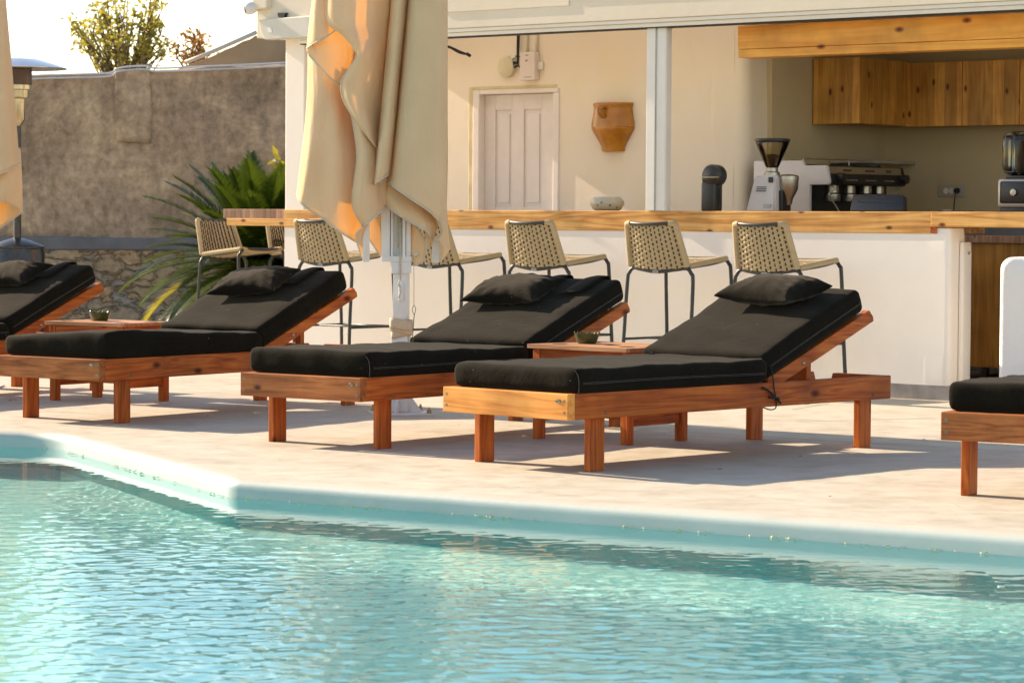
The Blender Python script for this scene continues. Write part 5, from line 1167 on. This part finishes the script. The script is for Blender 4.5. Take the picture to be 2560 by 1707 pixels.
def m_clear(name, tint=(0.9, 0.88, 0.82)):
    m = bpy.data.materials.new(name); m.use_nodes = True; nt = m.node_tree; nt.nodes.remove(nt.nodes['Principled BSDF']); tr = node(nt, 'BsdfTransparent'); tr.inputs[0].default_value = (*tint, 1); gl = node(nt, 'BsdfGlossy'); gl.inputs['Roughness'].default_value = 0.05
    fr = node(nt, 'Fresnel'); fr.inputs[0].default_value = 1.5; mx = node(nt, 'MixShader'); nt.links.new(fr.outputs[0], mx.inputs[0]); nt.links.new(tr.outputs[0], mx.inputs[1]); nt.links.new(gl.outputs[0], mx.inputs[2]); nt.links.new(mx.outputs[0], nt.nodes['Material Output'].inputs['Surface']); return m
M_CLEAR = m_clear('clear_plastic')
w = MB(); w.lathe([(0.036, 0.285), (0.045, 0.30), (0.105, 0.44), (0.108, 0.452)], 32, (0.012, 0, 0), cap=False); w.build('bean_hopper', M_CLEAR, gr, smooth=60, solid=0.003)
w = MB(); w.lathe([(0.0001, 0.287), (0.032, 0.287), (0.042, 0.30), (0.066, 0.357), (0.05, 0.362), (0.02, 0.372), (0.0001, 0.36)], 26, (0.012, 0, 0)); w.build('coffee_beans', m_plain('coffee_bean', (0.035, 0.014, 0.006), 0.35, var=0.6, scale=90, bmp=1.0, bscale=110), gr, smooth=60)
w = MB(); w.lathe([(0.0001, 0.452), (0.110, 0.452), (0.116, 0.456), (0.116, 0.466), (0.10, 0.472), (0.0001, 0.472)], 36, (0.012, 0, 0)); w.build('hopper_lid', M_BLACKPL, gr, smooth=40)
w = MB(); w.lathe([(0.022, 0.05), (0.03, 0.09), (0.062, 0.15), (0.064, 0.205), (0.066, 0.207), (0.066, 0.232), (0.05, 0.24), (0.0001, 0.245)], 30, (0.125, 0.02, 0)); w.build('doser', M_STEEL, gr, smooth=40)
w = MB(); w.box(0.085, 0.125, -0.05, 0.05, 0.0, 0.14, 0.006); w.build('fork_bracket', M_BLACKPL, gr)
# espresso machine, standing along the side wall, front towards the right
em = ithing('espresso_machine', 'white and black two-group espresso machine on the kitchen side counter', 'espresso machine', -2.2, 1.15, 1.06)
def EM(name, mat, *boxes, par=em, bev=0.004):
    m = MB()
    for bx_ in boxes: m.box(*bx_, bev)
    return m.build(name, mat, par)
m = MB(); m.prism([(0.0, 0.0), (0.445, 0.0), (0.445, 0.225), (0.59, 0.225), (0.60, 0.24), (0.575, 0.352), (0.40, 0.352), (0.385, 0.385), (0.0, 0.385)], 0.0, 0.035, 0.008); m.build('side_panel', M_APPL, em, smooth=30)
m = MB(); m.prism([(0.0, 0.0), (0.445, 0.0), (0.445, 0.225), (0.59, 0.225), (0.60, 0.24), (0.575, 0.352), (0.40, 0.352), (0.385, 0.385), (0.0, 0.385)], 0.92, 0.95, 0.008); m.build('side_panel', M_BLACKPL, em, smooth=30)
EM('machine_body', M_BLACKPL, (0.02, 0.42, 0.036, 0.919, 0.0, 0.36)); EM('drip_tray', M_STEEL, (0.42, 0.62, 0.05, 0.9, 0.0, 0.05))
EM('cup_rail', M_STEEL, (0.36, 0.368, 0.05, 0.90, 0.395, 0.402), (0.36, 0.366, 0.05, 0.056, 0.36, 0.395), (0.36, 0.366, 0.6, 0.606, 0.36, 0.395), bev=0.001)
fp = MB(); fp.prism([(0.42, 0.225), (0.585, 0.225), (0.592, 0.24), (0.572, 0.345), (0.42, 0.35)], 0.036, 0.919, 0.003); fpo = fp.build('front_fascia', m_plain('champagne_panel', (0.30, 0.26, 0.18), 0.35, 0.5), em)
m = MB(); m.prism([(0.588, 0.222), (0.602, 0.235), (0.588, 0.30), (0.574, 0.30)], 0.036, 0.919, 0.002); m.build('button_strip', M_BLACKPL, fpo)
for y0 in (0.22, 0.45, 0.68):
    m = MB()
    for k in range(6): m.box(0.594, 0.5985, y0+k*0.022, y0+k*0.022+0.006, 0.255, 0.262)
    m.build('button', M_TAGW, fpo)
for y0, n_ in ((0.20, 8), (0.47, 9), (0.73, 5)):
    m = MB()
    for k in range(n_): m.box(0.5745, 0.5795, y0+k*0.013, y0+k*0.013+0.008, 0.315, 0.315+0.012+0.004*(k % 2))
    m.build('lettering', m_plain('dark_red_print', (0.11, 0.03, 0.02), 0.5) if n_ == 8 else bpy.data.materials['dark_red_print'], fpo)
for y0 in (0.12, 0.90):
    m = MB(); m.lathe([(0.0001, 0), (0.03, 0.0), (0.034, 0.01), (0.03, 0.05), (0.0001, 0.055)], 18, mat=Matrix.Translation((0.59, y0, 0.272)) @ Matrix.Rotation(math.pi/2, 4, 'Y')); m.build('steam_knob', M_BLACKPL, em, smooth=50)
for y0 in (0.18, 0.38, 0.58, 0.74):
    m = MB(); m.lathe([(0.0001, 0.12), (0.048, 0.12), (0.052, 0.13), (0.052, 0.165), (0.04, 0.175), (0.04, 0.225), (0.0001, 0.225)], 26, (0.51, y0, 0)); m.build('group_head', M_STEEL, em, smooth=40)
    if y0 in (0.38, 0.74): m = MB(); m.lathe([(0.008, 0), (0.013, 0.02), (0.014, 0.12), (0.008, 0.13), (0.0001, 0.13)], 12, mat=Matrix.Translation((0.55, y0, 0.125)) @ Matrix.Rotation(R(100), 4, 'Y')); m.build('portafilter_handle', M_BLACKPL, em, smooth=50)
for y0, kx in ((0.06, 0.03), (0.86, -0.02)):
    m = MB(); m.tube(smoothpts([(0.56, y0, 0.225), (0.60, y0+0.01, 0.20), (0.58, y0-0.03, 0.16), (0.60, y0+0.02, 0.09), (0.62, y0+0.05, 0.03)], 6), 0.005, 8); m.build('steam_wand', M_STEEL, em, smooth=180)
sc2 = ithing('side_counter', 'dark worktop along the kitchen side wall carrying the espresso machine', 'counter', -2.25, 1.05, 0)
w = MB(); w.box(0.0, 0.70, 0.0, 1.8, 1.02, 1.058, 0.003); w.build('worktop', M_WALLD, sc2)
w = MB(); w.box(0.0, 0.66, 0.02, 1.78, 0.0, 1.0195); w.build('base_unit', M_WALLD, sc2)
# screen of the till
tl = ithing('till_screen', 'black till screen seen from behind, leaning on the counter right of the espresso machine', 'screen', -0.82, 0.52, 1.1065)
w = MB(); w.prism([(-0.20, 0.0), (0.19, 0.0), (0.165, 0.10), (0.155, 0.107), (-0.19, 0.107), (-0.20, 0.10)], -0.02, 0.03, 0.004, mat=Matrix.Rotation(R(-18), 4, 'X')); w.build('screen_shell', M_BLACKPL, tl, smooth=30)
w = MB(); w.box(-0.15, 0.12, -0.0235, -0.0195, 0.055, 0.06, 0.001, mat=Matrix.Rotation(R(-18), 4, 'X')); w.box(-0.04, 0.03, -0.0235, -0.0195, 0.08, 0.086, 0.001, mat=Matrix.Rotation(R(-18), 4, 'X')); w.build('shell_groove', M_DARKMETAL, tl)
tr_ = ithing('counter_tray', 'thin dark tray lying on the counter right of the till screen', 'tray', -0.18, 0.36, 1.1075)
w = MB(); w.box(-0.10, 0.10, -0.05, 0.05, 0, 0.006, 0.002); w.build('tray_base', M_BLACKPL, tr_)
w = MB(); w.box(-0.07, -0.01, -0.03, 0.03, 0.0062, 0.012, 0.002); w.build('steel_clip', M_STEEL, tr_)
# shelf, socket
sf = ithing('wall_shelf', 'thin pale corner shelf on the dark kitchen wall above the espresso machine', 'shelf', -2.25, 2.15, 1.452)
w = MB(); w.box(0.0, 0.24, 0.0, 0.72, 0.0, 0.022, 0.002); w.build('shelf_board', m_plain('pale_grey_board', (0.40, 0.37, 0.30), 0.5), sf)
w = MB(); w.box(0.005, 0.03, 0.1, 0.13, -0.06, -0.0005); w.box(0.005, 0.03, 0.6, 0.63, -0.06, -0.0005); w.build('shelf_bracket', M_WALLD, sf)
so = ithing('wall_socket', 'white double wall socket with a black plug and lead on the back kitchen wall', 'socket', -1.705, 2.883, 1.265)
w = MB(); w.box(-0.105, 0.10, -0.012, 0, -0.042, 0.042, 0.004); w.build('socket_plate', m_plain('socket_white', (0.42, 0.38, 0.34), 0.4), so)
for x_ in (-0.045, 0.0):
    w = MB(); w.lathe([(0.021, 0), (0.021, 0.006), (0.017, 0.006), (0.016, 0.001), (0.0001, 0.001)], 22, mat=Matrix.Translation((x_, -0.012, 0)) @ Matrix.Rotation(math.pi/2, 4, 'X')); w.build('socket_ring', M_ALU, so, smooth=40)
w = MB(); w.lathe([(0.020, 0), (0.020, 0.02), (0.014, 0.035), (0.0001, 0.037)], 20, mat=Matrix.Translation((0.047, -0.012, 0.002)) @ Matrix.Rotation(math.pi/2, 4, 'X')); w.tube(smoothpts([(0.047, -0.04, -0.005), (0.045, -0.045, -0.05), (0.035, -0.04, -0.12), (0.03, -0.03, -0.25)], 6), 0.004, 6); w.build('plug', M_BLACKPL, so, smooth=60)
# blender at the right edge
bl = ithing('bar_blender', 'black and steel bar blender with a clear sound cover at the right edge', 'blender', 0.20, 0.55, 1.10)
w = MB(); w.box(-0.15, 0.15, -0.10, 0.14, 0.035, 0.205, 0.015, 3); w.build('blender_base', m_plain('silver_grey', (0.46, 0.43, 0.38), 0.35, 0.4), bl, smooth=40)
w = MB(); w.box(-0.125, 0.125, -0.108, -0.099, 0.06, 0.19, 0.01); w.box(-0.14, 0.14, -0.09, 0.13, 0.0, 0.0345, 0.004); w.box(-0.11, 0.11, -0.08, 0.12, 0.2052, 0.225, 0.004); w.build('control_panel', M_BLACKPL, bl, smooth=40)
w = MB(); w.lathe([(0.022, 0), (0.02, 0.016), (0.0001, 0.018)], 20, mat=Matrix.Translation((-0.03, -0.108, 0.125)) @ Matrix.Rotation(math.pi/2, 4, 'X')); w.build('dial', M_STEEL, bl, smooth=40)
w = MB(); w.box(-0.145, 0.145, -0.10, 0.13, 0.2255, 0.49, 0.06, 5); w.build('sound_cover', m_clear('smoked_cover', (0.5, 0.48, 0.42)), bl, smooth=50)
w = MB(); w.lathe([(0.05, 0.226), (0.055, 0.25), (0.085, 0.42), (0.09, 0.43), (0.085, 0.45), (0.0001, 0.455)], 24); w.build('jug', M_BLACKPL, bl, smooth=40)
# fallen petals along the water line
M_PETAL = m_plain('dry_petal', (0.72, 0.62, 0.30), 0.8, var=0.4, scale=200)
rng = random.Random(4)
pm = MB(); FARP = [Vector((q.x, q.y, 0)) for q in offset_ring(ring, -0.012)[:len(far)]]
seg = []
for a_, b_ in zip(FARP[:-1], FARP[1:]): seg.append((a_, b_, (b_-a_).length))
def on_edge(s):
    for a_, b_, l in seg:
        if s <= l: return a_.lerp(b_, s/l)
        s -= l
    return FARP[-1]
tot0 = seg[0][2]
for k in range(150):
    s = tot0-0.7+rng.choice((0.1, 0.25, 1.9, 2.6, 3.3, 3.6, 3.95, 4.15, 4.7, 5.5, 6.0, 6.4, 6.9))+rng.gauss(0, 0.10) if rng.random() < 0.7 else tot0-0.7+rng.uniform(0, 7.5)
    p = on_edge(s)+Vector((rng.uniform(-0.01, 0.002), rng.uniform(-0.02, 0.0), WATER_Z+0.004)); l = rng.uniform(0.004, 0.012)
    th = rng.uniform(0, 6.28); d = Vector((math.cos(th), math.sin(th), rng.uniform(0, .5)))*l; e_ = Vector((-math.sin(th), math.cos(th), rng.uniform(-.3, .3)))*l*0.5
    vs = [pm.bm.verts.new(x) for x in (p-d, p+e_, p+d, p-e_+Vector((0, 0, l*0.4)))]; pm.bm.faces.new(vs)
tag(pm.build('floating_petals', M_PETAL, None, recalc=False), 'tiny dry yellow petals caught along the water line of the pool', 'petals', kind='stuff')

lm = MB()
for (x, y) in ((25, 1000), (38, 999), (143, 1019), (595, 1014), (604, 1013), (471, 991), (520, 1040), (1147, 1062), (1660, 1084), (2000, 1140), (2075, 1240), (2310, 1098), (1800, 1172), (700, 1150), (1290, 1212), (2390, 1260)):
    p = at_z(x, y, 0.006); l = rng.uniform(0.005, 0.014) if x > 60 else 0.022; th = rng.uniform(0, 6.28); d = Vector((math.cos(th), math.sin(th), 0.1))*l; e_ = Vector((-math.sin(th), math.cos(th), 0.5))*l*0.4
    vs = [lm.bm.verts.new(q) for q in (p-d, p+e_, p+d, p-e_*0.4)]; lm.bm.faces.new(vs)
tag(lm.build('leaf_litter', m_plain('dry_leaf', (0.16, 0.11, 0.05), 0.9, var=0.4), None, recalc=False), 'small dry leaf scraps scattered on the deck under the loungers', 'leaf litter', kind='stuff')
